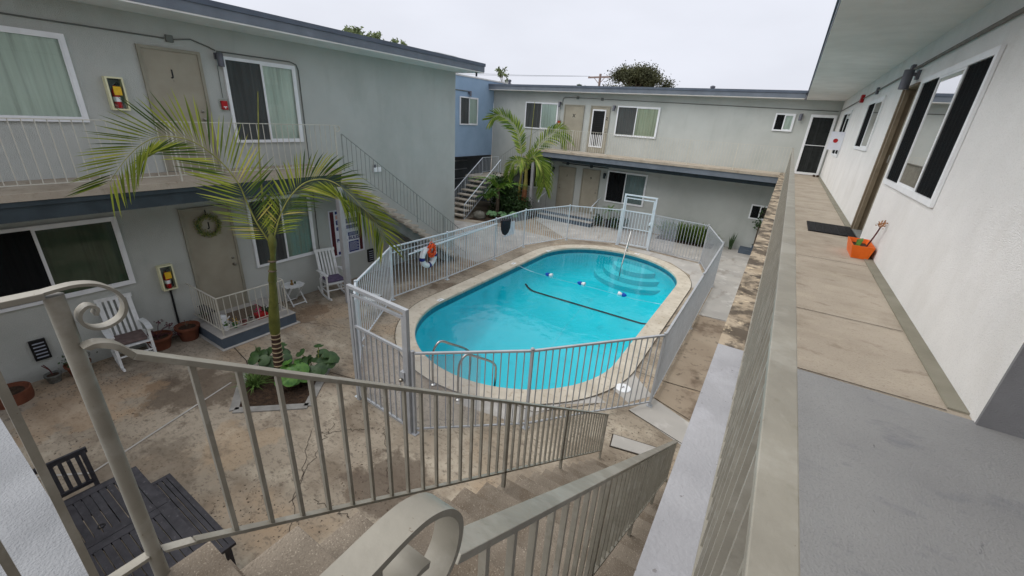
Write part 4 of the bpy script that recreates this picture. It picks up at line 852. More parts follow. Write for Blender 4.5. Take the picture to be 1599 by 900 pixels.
# sign board
t = thing('rules_sign', 'large white sign with maroon borders and blue text blocks behind the grey post', 'sign', TL((7.0,-1.8,0)))
MB(TL).box(6.47,7.52,-2.47,-1.2,.004,.02).build('board', signw, t)
MB(TL).box(6.50,6.61,-2.42,-1.23,.0205,.024).build('border_stripe', maroon, t); MB(TL).box(7.36,7.46,-2.42,-1.23,.0205,.024).build('border_stripe', maroon, t)
f = MB(TL)
for (a, b_, c, e) in ((6.66,7.33,-1.31,-1.24), (6.66,7.33,-1.60,-1.48), (6.66,7.33,-1.75,-1.66), (7.0,7.33,-2.42,-2.12), (6.66,6.95,-2.42,-2.34), (7.0,7.33,-1.96,-1.86)): f.box(a, b_, c, e, .0205, .0235)
f.build('text_block', navy, t)
MB(TL).box(6.66,6.95,-1.45,-1.34,.0205,.0235).build('pink_block', signp, t)
text_mesh('POOL RULES', .125, navy, 'lettering', t, lambda p: TL((7.0+p[0], -2.03+p[1], .0245+p[2])), .001, bold=.004)
f = MB(TL)
for k in range(9): f.box(7.02, 7.27+.04*(k % 3), -2.16-k*.027, -2.152-k*.027, .0236, .0242)
for k in range(3): f.box(6.69, 7.3, -1.51-k*.03, -1.5-k*.03, .0236, .0242); f.box(6.69, 7.28, -1.69-k*.022, -1.683-k*.022, .0236, .0242)
for k in range(3): f.box(7.03, 7.3, -1.885-k*.025, -1.877-k*.025, .0236, .0242)
f.build('text_line', signw, t)
def vent(u, v, w_, h, label):
    t = thing('wall_vent', label, 'vent', TL((u,v,0)), 'black louvred foundation vents')
    MB(TL).box(u-w_/2, u+w_/2, v-h/2, v+h/2, .002, .05).build('housing', black, t, bevel=.004)
    f = MB(TL)
    for k in range(5):
        z = v-h/2+h*(.14+.17*k); f.box(u-w_*.36, u+w_*.36, z, z+h*.045, .051, .06)
    f.build('slat', grille, t)
vent(7.7, -2.68, .2, .38, 'black louvred vent right of the rules sign'); vent(.93, -2.69, .19, .36, 'black louvred vent left of the slatted rocking chair')
t = thing('exit_light', 'small white twin lamp box on the wall above the left stairs', 'lamp', TL((8.1,-.2,0)))
MB(TL).box(8.0,8.26,-.32,-.2,.002,.06).build('housing', white, t, bevel=.004); MB(TL).box(8.02,8.07,-.2,-.12,.02,.06).build('lamp_head', lampg, t)
t = thing('door_sign', 'small white notice with a red mark projecting from the far end of the walkway wall', 'sign', (1.05,15.0,1.3))
MB().box(.86,1.165,15.0,15.02,1.03,1.50).build('board', signw, t)
MB().box(.99,1.165,15.02,15.04,1.2,1.3).build('bracket', lampg, t)
mb = MB(lambda p: (1.0+p[0], 14.997-p[2], 1.27+p[1])); mb.lathe((0,0,0), [(.055,0), (.055,.004)], 20); mb.build('red_mark', redm, t)
# wreath
t = thing('door_wreath', 'round green leafy wreath hung on the ground floor door', 'wreath', TL((3.72,-1.08,0)))
WT = lambda p: TL((3.72+p[0], -1.08+p[1], .06+p[2]))
torus(MB(), WT, .19, .022, 32, 6).build('ring', leafD, t)
mb = MB(); r_ = random.Random(5)
for k in range(800):
    a = r_.uniform(0, 2*math.pi); R_ = .19+r_.gauss(0, .028); c = Vector((R_*math.cos(a), R_*math.sin(a), r_.uniform(-.02, .04))); d = Vector((r_.uniform(-1, 1), r_.uniform(-1, 1), r_.uniform(-.2, 1))).normalized()*.035; s = d.cross(Vector((r_.uniform(-1, 1), r_.uniform(-1, 1), 1))).normalized()*.009
    mb.add([WT(c), WT(c+d*.5+s), WT(c+d), WT(c+d*.5-s)], [(0,1,2,3)])
mb.build('leaves', mat('wreath_leaf', C(140,144,84), C(110,116,60), 40, .7), t, recalc=False)
MB(TL).box(3.71,3.73,-.92,-.76,.045,.05).build('hook', black, t)
# ------------------------------------------------------------------ furniture
def rocking_chair(loc, rz, label, cush):
    t = thing('rocking_chair', label, 'rocking chair', loc, 'white rocking chairs', rz, local=True)
    B_ = lambda n, mb, m=whitew, **k: mb.build(n, m, t, **k)      # chair faces +X, width on Y
    for s in (-1, 1):
        y = s*.245
        B_('rocker', MB().ribbon(smoothpts([(-.48,y,.13), (-.3,y,.05), (-.05,y,.018), (.2,y,.025), (.42,y,.08)], 5), (0,1,0), .03, .045))
        B_('leg', MB().beam((.22,y,.035), (.22,y,.66), .04, .04)); B_('leg', MB().beam((-.2,y,.03), (-.24,y,.45), .04, .04))
        B_('armrest', MB().ribbon(smoothpts([(-.33,y*1.04,.64), (-.1,y*1.1,.67), (.1,y*1.1,.675), (.3,y*1.06,.665)], 4), (0,1,0), .085, .022))
        B_('back_post', MB().beam((-.22,y*.9,.38), (-.46,y*.9,1.14), .04, .03, (0,1,0)))
        B_('stretcher', MB().beam((.22,y,.2), (-.2,y,.2), .022, .022))
    B_('stretcher', MB().beam((.22,-.27,.24), (.22,.27,.24), .03, .02)); B_('stretcher', MB().beam((-.2,-.27,.22), (-.2,.27,.22), .03, .02))
    for k in range(9): B_('seat_slat', MB().box(.26-.056*k-.045, .26-.056*k, -.245, .245, .415-.006*k, .433-.006*k))
    bs = MB()
    for k in range(6):
        y = -.19+k*.076; B_('back_slat', MB().beam((-.235,y,.45), (-.44,y,1.1), .042, .012, (1,0,0)))
    B_('back_rail', MB().beam((-.225,-.25,.44), (-.225,.25,.44), .03, .05)); B_('back_rail', MB().beam((-.45,-.255,1.11), (-.45,.255,1.11), .03, .07))
    c = MB().box(-.2,.2,-.21,.21,.44,.50).build('seat_cushion', cush, t, bevel=.022, smooth=True)
    return t
rocking_chair((-9.0,6.02,G), -.25, 'white rocking chair with a purple cushion in front of the rules sign', purple)
rocking_chair((-9.15,1.95,G), -.1, 'white rocking chair with a worn taupe cushion seen through the near newel scroll', taupec)
def folding_table(x, y, label):
    t = thing('folding_table', label, 'side table', (x,y,G)); z = G+.47
    for k in range(7):
        yy = -.2+k*.067; hw = math.sqrt(max(0.004, .235**2-yy*yy)); MB().box(x-hw, x+hw, y+yy-.029, y+yy+.029, z, z+.018).build('tabletop_slat', whitew, t)
    for s in (-1, 1):
        MB().beam((x-.2,y+s*.14,G), (x+.17,y+s*.14,z), .02, .035).build('leg', whitew, t); MB().beam((x+.2,y+s*.165,G), (x-.17,y+s*.165,z), .02, .035).build('leg', whitew, t)
    MB().beam((x-.17,y-.14,G+.04), (x-.17,y+.14,G+.04), .03, .02).build('stretcher', whitew, t); MB().beam((x+.17,y-.165,G+.04), (x+.17,y+.165,G+.04), .03, .02).build('stretcher', whitew, t)
folding_table(-9.3, 5.12, 'small round white slatted folding table by the porch')
t = thing('patio_table', 'small round white table just outside the near fence corner', 'side table', (-7.35,5.85,G))
MB().lathe((-7.35,5.85,G), [(.22,.45), (.23,.455), (.23,.47), (.22,.475)], 24).build('tabletop', whitew, t)
for a in (0,2.1,4.2): MB().beam((-7.35+.18*math.cos(a),5.85+.18*math.sin(a),G), (-7.35+.1*math.cos(a),5.85+.1*math.sin(a),G+.45), .02, .02).build('leg', whitew, t)
t = thing('driftwood', 'curved brown stick lying on the small white table outside the fence', 'stick', (-7.35,5.85,G+.475))
MB().tube(smoothpts([(-7.52,5.75,G+.50), (-7.4,5.8,G+.52), (-7.25,5.9,G+.515), (-7.17,6.0,G+.49)]), [.012]*12+[.012], 6).build('stick', bark, t)
# dark slatted set beneath the landing
def slatted(t, name, x0, x1, y0, y1, z, n, along='x', th=.022, border=.07, m=wooddark):
    f = MB(); f.box(x0, x1, y0, y0+border, z, z+.035); f.box(x0, x1, y1-border, y1, z, z+.035); f.box(x0, x0+border, y0+border, y1-border, z, z+.034); f.box(x1-border, x1, y0+border, y1-border, z, z+.034)
    f.build(name+'_frame', m, t, bevel=.003)
    W = (y1-y0-2*border) if along == 'x' else (x1-x0-2*border)
    f = MB()
    for k in range(n):
        a = W*k/n+.004; b_ = W*(k+1)/n-.005
        if along == 'x': f.box(x0+border+.001, x1-border-.001, y0+border+a, y0+border+b_, z+.006, z+.03)
        else: f.box(x0+border+a, x0+border+b_, y0+border+.001, y1-border-.001, z+.006, z+.03)
    f.build(name+'_slats', m, t)
t = thing('patio_table', 'large dark weathered slatted wooden table below the landing', 'table', (-4.4,.35,G))
slatted(t, 'tabletop', -5.22, -4.42, -.12, .82, G+.70, 12, 'x', border=.09); slatted(t, 'tabletop', -4.415, -3.5, -.12, .82, G+.70, 12, 'x', border=.09)
for x in (-5.12,-3.6):
    for y in (-.02,.72): MB().box(x-.035,x+.035,y-.035,y+.035,G,G+.70).build('leg', wooddark, t)
MB().lathe((-4.6,.36,G+.736), [(.03,0), (.03,.003), (.02,.003), (.02,0)], 16, cap=False).build('umbrella_ring', black, t)
t = thing('patio_bench', 'dark slatted wooden bench on the pool side of the dark table', 'bench', (-4.3,1.1,G))
slatted(t, 'seat', -5.17, -3.68, .72, 1.06, G+.42, 5, 'x', border=.05)
for x in (-5.1,-3.75):
    for y in (.77,1.0): MB().box(x-.025,x+.025,y-.025,y+.025,G,G+.42).build('leg', wooddark, t)
t = thing('patio_chair', 'dark slatted wooden chair at the left end of the dark table', 'chair', (-5.5,.3,G))
slatted(t, 'seat', -5.62, -5.2, .08, .56, G+.42, 6, 'x', border=.04)
for x in (-5.58,-5.25):
    for y in (.11,.53): MB().box(x-.02,x+.02,y-.02,y+.02,G,G+.42).build('leg', wooddark, t)
for y in (.1,.54): MB().beam((-5.6,y,G+.4), (-5.72,y,G+.88), .04, .03, (1,0,0)).build('back_post', wooddark, t)
MB().beam((-5.72,.06,G+.88), (-5.72,.58,G+.88), .03, .06).build('back_rail', wooddark, t); MB().beam((-5.63,.1,G+.52), (-5.63,.54,G+.52), .03, .04).build('back_rail', wooddark, t)
for k in range(6): MB().beam((-5.63,.15+k*.068,G+.53), (-5.715,.15+k*.068,G+.86), .034, .012, (1,0,0)).build('back_slat', wooddark, t)
# ------------------------------------------------------------------ plants
RN = random.Random(11)
def leafquad(mb, c, d, s, n=None):
    mb.add([c, c+d*.45+s, c+d, c+d*.45-s], [(0,1,2,3)])
def frond(par, pts, n=60, L=.7, side=(0,0,1), wd=.028, m=leafA, ang=50, rr_=.014, taper=.55, droop=.25, t0=.1, name='frond', rmat=None, bias=1.0, jit=.12, flip=1, pn=None):
    P = smoothpts(pts, 8); N = len(P)
    mb = MB(); side = Vector(side).normalized()
    for k in range(n):
        t = t0+(1-t0)*k/(n-1); f = t*(N-1); i = min(int(f), N-2); p = P[i].lerp(P[i+1], f-i); tg = (P[i+1]-P[i]).normalized()
        s = (Vector(pn).cross(tg) if pn else side-tg*side.dot(tg)).normalized(); nor = tg.cross(s).normalized()
        ll = L*min(1, .55+1.8*(t-t0))*(1-taper*max(0, (t-.55)/.45))
        aa = math.radians(ang*(1-.5*t))
        for sg in (-1, 1):
            a2 = aa+RN.uniform(-jit, jit); l2 = ll*RN.uniform(.88, 1.08)
            d = tg*math.cos(a2)+s*sg*math.sin(a2)+nor*RN.uniform(.02, .12)*flip; d.normalize()
            w2 = wd*RN.uniform(.75, 1.1); wv = d.cross(nor).normalized()*w2/2
            wv = wv*math.cos(.5)+nor*(w2/2)*math.sin(.5)*sg
            dr = Vector((0,0,-1))*droop*l2
            p1 = p+d*l2*.33+dr*.08; p2 = p+d*l2*.7+dr*.42; p3 = p+d*l2+dr
            mb.add([p, p1-wv, p1+wv, p2+wv*.75, p2-wv*.75, p3], [(0,1,2), (1,4,3,2), (4,5,3)])
    o = mb.build(name, m, par, recalc=False)
    MB().tube(P, [rr_*(1-.8*i/(N-1)) for i in range(N)], 6).build('rachis', rmat or rachism, o)
    return o
P1 = thing('palm_tree', 'king palm with long arching fronds growing in the triangular bed on the left', 'palm', (-6.64,3.18,G), 'king palms')
c0 = (-6.4,3.3,-.62)
trunk = [(-6.64,3.18,G-.05), (-6.64,3.18,G+.1), (-6.62,3.19,-2.75), (-6.585,3.203,-2.3)]
MB().tube(smoothpts(trunk, 10), [.088-.0006*i for i in range(31)], 16).build('trunk', mat('palm_trunk_brown', C(84,64,54), C(60,46,40), 12, .9, .3, 40), P1, smooth=True)
mb = MB()
for z in (-3.05,-2.96,-2.87,-2.78,-2.69,-2.6,-2.51,-2.42,-2.34): 
    k = (z-G)/(.93); mb.lathe((-6.64+.055*k,3.18+.023*k,z), [(.08-.012*k,0), (.09-.015*k,.006), (.09-.015*k,.018), (.08-.012*k,.024)], 16, cap=False)
mb.build('trunk_ring', mat('palm_ring', C(176,160,130), C(150,134,106), 15, .9), P1, smooth=True)
MB().tube(smoothpts([(-6.588,3.2,-2.33), (-6.58,3.205,-2.2), (-6.55,3.22,-1.9), (-6.51,3.24,-1.6), (-6.49,3.25,-1.35)], 5), [.07,.072,.076,.08,.083,.085,.085,.084,.082,.08,.077,.074,.071,.068,.065,.062,.06,.058,.056,.056,.056], 16).build('crownshaft', crownshaft, P1, smooth=True)
MB().tube(smoothpts([(-6.49,3.25,-1.36), (-6.46,3.27,-1.15), (-6.43,3.29,-.95), (-6.4,3.3,-.72), (-6.39,3.3,-.55)], 3), [.064,.062,.058,.054,.048,.044,.04,.042,.05,.062,.06,.045,.02], 12).build('crownshaft', crownshaft, P1, smooth=True)
mb = MB()
for z, x, y, tl in ((-1.36,-6.49,3.25,.3), (-1.18,-6.465,3.265,-.3), (-1.02,-6.445,3.28,.2)): mb.lathe((x,y,z), [(.054,0), (.066,.012+.01*tl), (.052,.035)], 12, cap=False)
mb.build('leaf_scar', bark, P1)
frond(P1, [(-6.42,3.3,-.76), (-6.44,3.22,-.55), (-6.46,3.14,-.33), (-6.47,3.07,-.04), (-6.48,3.01,.22), (-6.51,2.87,.5), (-6.55,2.68,.72), (-6.59,2.51,.82), (-6.64,2.28,.84), (-6.68,2.09,.75), (-6.72,1.9,.57), (-6.76,1.71,.32)], 68, .66, wd=.024, ang=64, taper=.3, droop=.03, jit=.05, pn=(-.93,.35,.08), t0=.06)
frond(P1, [(-6.41,3.31,-.76), (-6.37,3.35,-.56), (-6.3,3.44,-.27), (-6.19,3.55,-.01), (-6.05,3.7,.2), (-5.91,3.87,.28), (-5.76,4.02,.25), (-5.62,4.18,.08), (-5.48,4.33,-.16), (-5.36,4.47,-.41), (-5.29,4.54,-.68)], 72, .6, wd=.024, ang=60, taper=.25, droop=.16, jit=.07, pn=(-.8,.6,-.1), t0=.1)
sp = MB().tube(smoothpts([(-6.4,3.3,-.7), (-6.46,3.3,-.1), (-6.36,3.3,.6), (-6.13,3.3,1.44)], 6), [.022-.0009*i for i in range(19)], 6).build('spear_leaf', rachism, P1, smooth=True)
P2 = thing('palm_tree', 'twin stemmed palm beside the far stairs and the planted corner', 'palm', (-10.6,18,G), 'king palms')
MB().tube(smoothpts([(-10.55,18,G-.05), (-10.54,18,-2.3), (-10.52,18,-1.9)], 4), [.14,.14,.135,.13,.13,.125,.12,.115,.11], 12).build('trunk', mat('palm_trunk_orange', C(150,98,66), C(108,72,52), 9, .9, .4, 30), P2, smooth=True)
MB().tube(smoothpts([(-10.52,18,-1.95), (-10.5,18,-1.5), (-10.52,18,-.95)], 4), [.11,.12,.115,.1,.09,.08,.08,.07,.05], 12).build('crownshaft', mat('far_crownshaft', C(150,140,76), C(116,110,56), 8, .6), P2, smooth=True)
MB().tube(smoothpts([(-10.82,18,G-.05), (-10.84,18,-2.0), (-10.76,18,-1.0)], 4), [.07]*5+[.06,.05,.045,.04], 10).build('trunk', MATS['far_crownshaft'], P2, smooth=True)
frond(P2, [(-10.66,17.93,-1.1), (-10.76,17.88,-.42), (-10.85,17.83,.16), (-11.01,17.73,.72), (-11.37,17.52,1.17), (-11.77,17.29,1.36), (-12.07,17.11,1.18)], 80, .62, wd=.055, m=leafB, ang=58, droop=.12, taper=.2, rr_=.02, pn=(-.5,.86,.1), t0=.2)
frond(P2, [(-10.53,18.01,-1.09), (-10.36,18.11,-.47), (-10.01,18.32,.22), (-9.6,18.5,.68), (-9.28,18.6,.85), (-8.96,18.7,.56)], 76, .75, wd=.055, m=leafB, ang=58, droop=.3, taper=.2, rr_=.02, pn=(-.5,.86,-.2), t0=.2)
frond(P2, [(-10.53,18.01,-1.09), (-10.4,18.0,-.6), (-10.1,17.9,-.34), (-9.76,17.9,-.55), (-9.51,17.9,-1.07), (-9.41,17.9,-1.61)], 84, .8, wd=.055, m=leafB, ang=58, droop=.35, taper=.2, rr_=.02, pn=(-.5,.86,-.3), t0=.15)
frond(P2, [(-10.58,17.98,-1.09), (-10.83,17.84,-.63), (-11.07,17.7,-.65), (-11.23,17.6,-1.08), (-11.29,17.57,-1.67)], 56, .5, wd=.05, m=leafB, ang=58, droop=.3, taper=.2, rr_=.02, pn=(-.5,.86,-.3), t0=.2)
frond(P2, [(-10.5,18,-1.05), (-10.4,17.6,-.5), (-10.3,17.1,-.4), (-10.2,16.8,-.8)], 36, .6, (1,0,-.1), .04, leafB, ang=60, droop=.6, rr_=.02)
MB().tube([(-10.43,18,-1), (-10.4,18,.34), (-10.32,18,2.06)], [.03,.02,.008], 6).build('spear_leaf', rachism, P2)
# bed under palm 1
bed = [(-7.42,3.0), (-6.35,2.26), (-5.55,3.0), (-6.25,3.85)]
struct('planting_bed', MB().prism(bed, G-.05, G+.012), soil)
kb = MB()
for a, b_ in zip(bed, bed[1:]+bed[:1]): kb.beam((a[0],a[1],G+.0), (b_[0],b_[1],G+.0), .13, .04)
struct('bed_kerb', kb, mat('kerb_grey', C(150,148,144), C(128,126,122), 6, .9, .3, 50))
def disc_leaf(mb, c, nrm, r, cup=.12, n=16, notch=True):
    nrm = Vector(nrm).normalized(); x = nrm.cross(Vector((0,0,1)) if abs(nrm.z) < .95 else Vector((1,0,0))).normalized(); y = nrm.cross(x); c = Vector(c)
    vs = [c]
    for rk in (.5, 1):
        for k in range(n):
            a = 2*math.pi*k/n; rad = r*rk*(1+.07*math.sin(a*n/2)*(rk == 1)); 
            if notch and k == 0: rad *= .35 if rk == 1 else .6
            vs.append(c+x*rad*math.cos(a)+y*rad*math.sin(a)+nrm*(cup*r*(rk**2)*(-1)+.03*r*math.cos(a*6)*(rk == 1)))
    fs = [(0,1+k,1+(k+1) % n) for k in range(n)]+[(1+k,1+n+k,1+n+(k+1) % n,1+(k+1) % n) for k in range(n)]
    mb.add(vs, fs)
def round_leaf_plant(label, base, leaves, m, rmin=.1, rmax=.17, spread=.4, h=.45, seed=1):
    r_ = random.Random(seed); t = thing('broadleaf_plant', label, 'plant', base); ms = MB(); ml = MB(); b0 = Vector(base)
    for k in range(leaves):
        a = r_.uniform(0, 2*math.pi); rad = spread*math.sqrt(r_.random()); zz = h*r_.uniform(.45, 1)
        c = b0+Vector((rad*math.cos(a), rad*math.sin(a), zz)); disc_leaf(ml, c, (math.cos(a)*.6+.35, math.sin(a)*.6-.35, 1), r_.uniform(rmin, rmax))
        ms.tube(smoothpts([b0+Vector((rad*.2*math.cos(a), rad*.2*math.sin(a), 0)), b0+Vector((rad*.6*math.cos(a), rad*.6*math.sin(a), zz*.7)), c-Vector((0,0,.01))], 3), .007, 5)
    ml.build('foliage', m, t, smooth=True, recalc=False); ms.build('stems', rachism, t); return t
def blades(mb, base, n, L, w_, lean, r_, droop=.5, spread=.06):
    b0 = Vector(base)
    for k in range(n):
        a = r_.uniform(0, 2*math.pi); ln = lean*r_.uniform(.3, 1.1); l = L*r_.uniform(.65, 1.1); o = b0+Vector((r_.uniform(-spread, spread), r_.uniform(-spread, spread), 0))
        d = Vector((math.cos(a)*ln, math.sin(a)*ln, 1)).normalized(); s = Vector((-math.sin(a), math.cos(a), 0))*w_/2
        pts = [o+d*l*t+Vector((math.cos(a), math.sin(a), -1.2))*droop*l*t*t*ln for t in (0, .35, .7, 1)]
        mb.add([pts[0]-s*.6, pts[0]+s*.6, pts[1]+s, pts[1]-s, pts[2]+s*.8, pts[2]-s*.8, pts[3]], [(0,1,2,3), (3,2,4,5), (5,4,6)])
round_leaf_plant('glossy dark round leaved plant to the left of the palm trunk', (-6.95,3.25,G+.01), 26, leafD, .07, .12, .32, .42, 3)
round_leaf_plant('glossy bright round leaved plant to the right of the palm trunk', (-6.25,3.2,G+.01), 20, leafG, .08, .13, .32, .38, 4)
round_leaf_plant('low dark leaved plant at the far corner of the palm bed', (-6.15,3.6,G+.01), 18, leafD, .08, .12, .33, .5, 8)
def grass(label, base, n, L, w_, lean, m, seed=1, droop=.5, spread=.06, name='grass_clump', cat='plant', group=None):
    t = thing(name, label, cat, base, group); mb = MB(); blades(mb, base, n, L, w_, lean, random.Random(seed), droop, spread); mb.build('leaves', m, t, recalc=False); return t
grass('thin arching grass clump at the near corner of the palm bed', (-6.72,2.78,G+.01), 110, .42, .012, .8, mat('grass_mid', C(96,124,60), C(70,98,44), 20, .6), 2)
grass('single stiff snake plant blade left of the palm trunk', (-7.15,3.12,G+.01), 3, .55, .06, .1, mat('sansevieria', C(110,130,84), C(60,86,52), 12, .5), 5, .0, .02, 'snake_plant')
grass('dark upright blades behind the right of the palm trunk', (-6.15,3.4,G+.01), 8, .5, .05, .15, leafD, 6, .1, .05, 'snake_plant')
# pots
def pot(label, x, y, r, h, z=G, m=terra, plant=None, rim=True, name='plant_pot', group='pots by the left wall', seed=1):
    t = thing(name, label, 'plant pot', (x,y,z), group)
    pr = [(r*.68,0), (r*.9,h*.8), (r*.93,h*.82), (r*1.0,h*.82), (r*1.02,h), (r*.93,h), (r*.88,h*.86), (0.001,h*.86)] if rim else [(r*.95,0), (r,h*.3), (r,h), (r*.92,h), (r*.9,h*.8), (.001,h*.8)]
    MB().lathe((x,y,z), pr, 26, cap=False).build('pot', m, t, smooth=True)
    MB().lathe((x,y,z), [(r*.885,h*.84 if rim else h*.78), (r*.5,h*.88 if rim else h*.82), (.001,h*.87 if rim else h*.83)], 16, cap=False).build('soil', soil, t, smooth=True)
    top = (x,y,z+h*.85)
    if plant: plant(t, top, random.Random(seed))
    return t
def pl_leafy(m, n=120, R_=.16, H_=.2, s=.05):
    def f(t, top, r_):
        mb = MB(); b0 = Vector(top)
        for k in range(n):
            c = b0+Vector((r_.gauss(0, R_*.5), r_.gauss(0, R_*.5), abs(r_.gauss(0, H_*.5)))); d = Vector((r_.uniform(-1, 1), r_.uniform(-1, 1), r_.uniform(-.3, 1))).normalized()*s; q = d.cross(Vector((r_.uniform(-1, 1), r_.uniform(-1, 1), 1))).normalized()*s*.33
            leafquad(mb, c, d, q)
        mb.build('foliage', m, t, recalc=False)
    return f
def pl_stem(m, n=3, H_=.3):
    def f(t, top, r_):
        mb = MB(); b0 = Vector(top)
        for k in range(n):
            a = r_.uniform(0, 6.28); p = [b0, b0+Vector((.02*math.cos(a), .02*math.sin(a), H_*.5)), b0+Vector((.08*math.cos(a), .08*math.sin(a), H_*r_.uniform(.7, 1)))]
            mb.tube(smoothpts(p, 3), .007, 5)
        mb.build('stem', m, t)
    return f
pot('big terracotta pot with a bare stem beside the blue porch', -9.30, 2.86, .21, .3, plant=pl_stem(bark, 3, .16))
def succ(t, top, r_):
    mb = MB(); b0 = Vector(top)
    for k in range(9):
        a = r_.uniform(0, 6.28); R_ = r_.uniform(.05, .3); H_ = r_.uniform(.1, .3)
        tip = b0+Vector((R_*math.cos(a), R_*math.sin(a), H_ if k < 5 else -.02))
        mb.tube(smoothpts([b0, b0.lerp(tip, .5)+Vector((0,0,.06)), tip], 3), .006, 5)
        for j in range(14):
            aa = r_.uniform(0, 6.28); d = Vector((math.cos(aa), math.sin(aa), r_.uniform(0, .8))).normalized()*.05; q = d.cross(Vector((0,0,1))).normalized()*.016; leafquad(mb, tip+Vector((r_.gauss(0, .03), r_.gauss(0, .03), r_.gauss(0, .025))), d, q)
    mb.build('foliage', redleaf, t, recalc=False)
pot('wide terracotta pot of trailing purple succulents by the rocking chair', -9.32, 2.38, .22, .27, plant=succ, seed=3)
pot('terracotta pot with a leafy green plant left of the rocking chair', -9.35, 1.24, .17, .22, plant=pl_leafy(leafD, 140, .16, .22, .05), seed=4)
pot('small grey ribbed pot with a thin plant under the black vent', -9.38, .93, .11, .15, m=mat('grey_pot', C(120,122,118), C(90,92,88), 20, .8), plant=pl_stem(stemr, 3, .22), seed=5)
pot('low wide empty terracotta bowl at the left edge', -9.2, .42, .24, .2, rim=False, seed=6)
# things on the porch
pp = PZ
for i, (x, y, r, h, m, pl, l) in enumerate((
    (-8.62,3.28,.06,.11, white, pl_leafy(leafG,30,.07,.1,.04), 'white pot with a green sprig in the porch corner'),
    (-8.60,3.43,.05,.10, mat('green_glass', C(70,120,70), C(50,96,52), 20, .4), pl_leafy(yellow,20,.06,.12,.03), 'small green pot with yellow flowers on the porch'),
    (-8.60,3.60,.065,.09, mat('rose_pot', C(150,96,96), C(120,76,76), 20, .7), None, 'small dusky pink pot on the porch'),
    (-8.62,3.76,.07,.10, mat('grey_clay', C(170,166,160), C(150,146,140), 20, .8), pl_leafy(leafD,30,.07,.08,.03), 'pale clay pot with a low plant on the porch'),
    (-8.72,4.13,.065,.11, mat('dark_pot', C(60,58,60), C(44,42,44), 20, .7), pl_leafy(leafD,50,.09,.14,.05), 'dark pot with a green plant on the porch'),
    (-8.75,4.26,.06,.09, terra, pl_leafy(leafD,24,.05,.08,.03), 'little terracotta pot near the porch mat'),
    (-8.75,4.36,.055,.08, terra, pl_stem(stemr,3,.1), 'last little terracotta pot at the end of the porch row'),
    (-9.28,3.24,.09,.16, mat('brown_glaze', C(90,64,50), C(66,46,38), 20, .4), pl_leafy(leafD,40,.1,.14,.05), 'brown glazed pot behind the porch rail by the wall'))):
    pot(l, x, y, r, h, pp, m, pl, True, group='pots on the porch', seed=20+i)
t = thing('watering_can', 'white watering can on the porch mat', 'watering can', (-8.98,3.4,pp))
MB().lathe((-8.98,3.4,pp), [(.07,0), (.075,.01), (.065,.15), (.04,.165)], 16).build('body', white, t, smooth=True); MB().tube([(-8.94,3.4,pp+.05), (-8.86,3.44,pp+.13), (-8.84,3.46,pp+.17)], .012, 8).build('spout', white, t); MB().tube(smoothpts([(-9.04,3.4,pp+.05), (-9.12,3.38,pp+.1), (-9.04,3.4,pp+.16)], 4), .008, 6).build('handle', white, t)
t = thing('red_planter', 'red box planter with a pink flower on the porch', 'planter', (-8.66,3.98,pp))
MB().box(-8.76,-8.58,3.88,4.1,pp,pp+.1).build('box', redm, t, bevel=.01); mb = MB(); r_ = random.Random(9)
for k in range(60): c = Vector((-8.68+r_.gauss(0,.03), 3.95+r_.gauss(0,.03), pp+.12+abs(r_.gauss(0,.08)))); d = Vector((r_.uniform(-1,1), r_.uniform(-1,1), r_.uniform(0,1))).normalized()*.04; leafquad(mb, c, d, d.cross(Vector((0,1,.3))).normalized()*.015)
mb.build('flower', pinkp, t, recalc=False)
t = thing('doormat', 'faded brown doormat on the ground floor porch', 'doormat', (-9.1,3.9,pp)); MB().box(-9.35,-8.85,3.5,4.25,pp+.001,pp+.012).build('mat', mat('mat_brown', C(120,106,92), C(90,78,66), 30, .98, .6, 120), t)
t = thing('shoe_rack', 'low dark rack along the wall side of the porch rail', 'rack', (-9.2,3.25,pp)); MB().box(-9.5,-9.42,3.2,3.24,pp,pp+.28).build('upright', wooddark, t); MB().box(-9.1,-9.02,3.2,3.24,pp,pp+.28).build('upright', wooddark, t); MB().box(-9.5,-9.02,3.18,3.3,pp+.281,pp+.3).build('shelf', wooddark, t)
t = thing('figurine', 'small brown figurine on the white folding table', 'ornament', (-9.3,5.1,G+.488))
MB().lathe((-9.3,5.1,G+.488), [(.035,0), (.04,.01), (.03,.05), (.015,.06), (.025,.09), (.02,.12), (.002,.13)], 12).build('body', mat('gold_brown', C(150,120,70), C(110,84,48), 30, .6), t, smooth=True)
MB().lathe((-9.32,5.19,G+.488), [(.02,0), (.022,.05), (.01,.06)], 10).build('side_piece', leafD, t)
# far planting
def fern(label, base, n, L, m, seed, up=.6, group=None):
    global RN; RN = random.Random(seed); r_ = random.Random(seed); t = thing('fern', label, 'fern', base, group); b0 = Vector(base)
    for k in range(n):
        a = 2*math.pi*k/n+r_.uniform(-.3, .3); l = L*r_.uniform(.75, 1.1); h = up*r_.uniform(.6, 1.2); d = Vector((math.cos(a), math.sin(a), 0))
        frond(t, [b0, b0+d*l*.25+Vector((0,0,h*.6)), b0+d*l*.6+Vector((0,0,h)), b0+d*l+Vector((0,0,h*.75))], 22, .22, (-math.sin(a), math.cos(a), 0), .04, m, ang=75, rr_=.01, droop=.1, t0=.2)
    return t
fern('bright tree fern with spreading fronds beside the far stairs', (-11.5,17.1,-2.0), 16, 1.35, fernm, 31, .5)
MB().tube([(-11.5,17.1,G), (-11.5,17.1,-1.95)], .09, 8).build('trunk', bark, [o for o in bpy.data.objects if o.name.startswith('fern') and o.parent is None and o.type == 'EMPTY'][0])
fern('lower green fern in front of the far landing', (-11.8,16.7,-2.55), 12, .9, leafG, 32, .5)
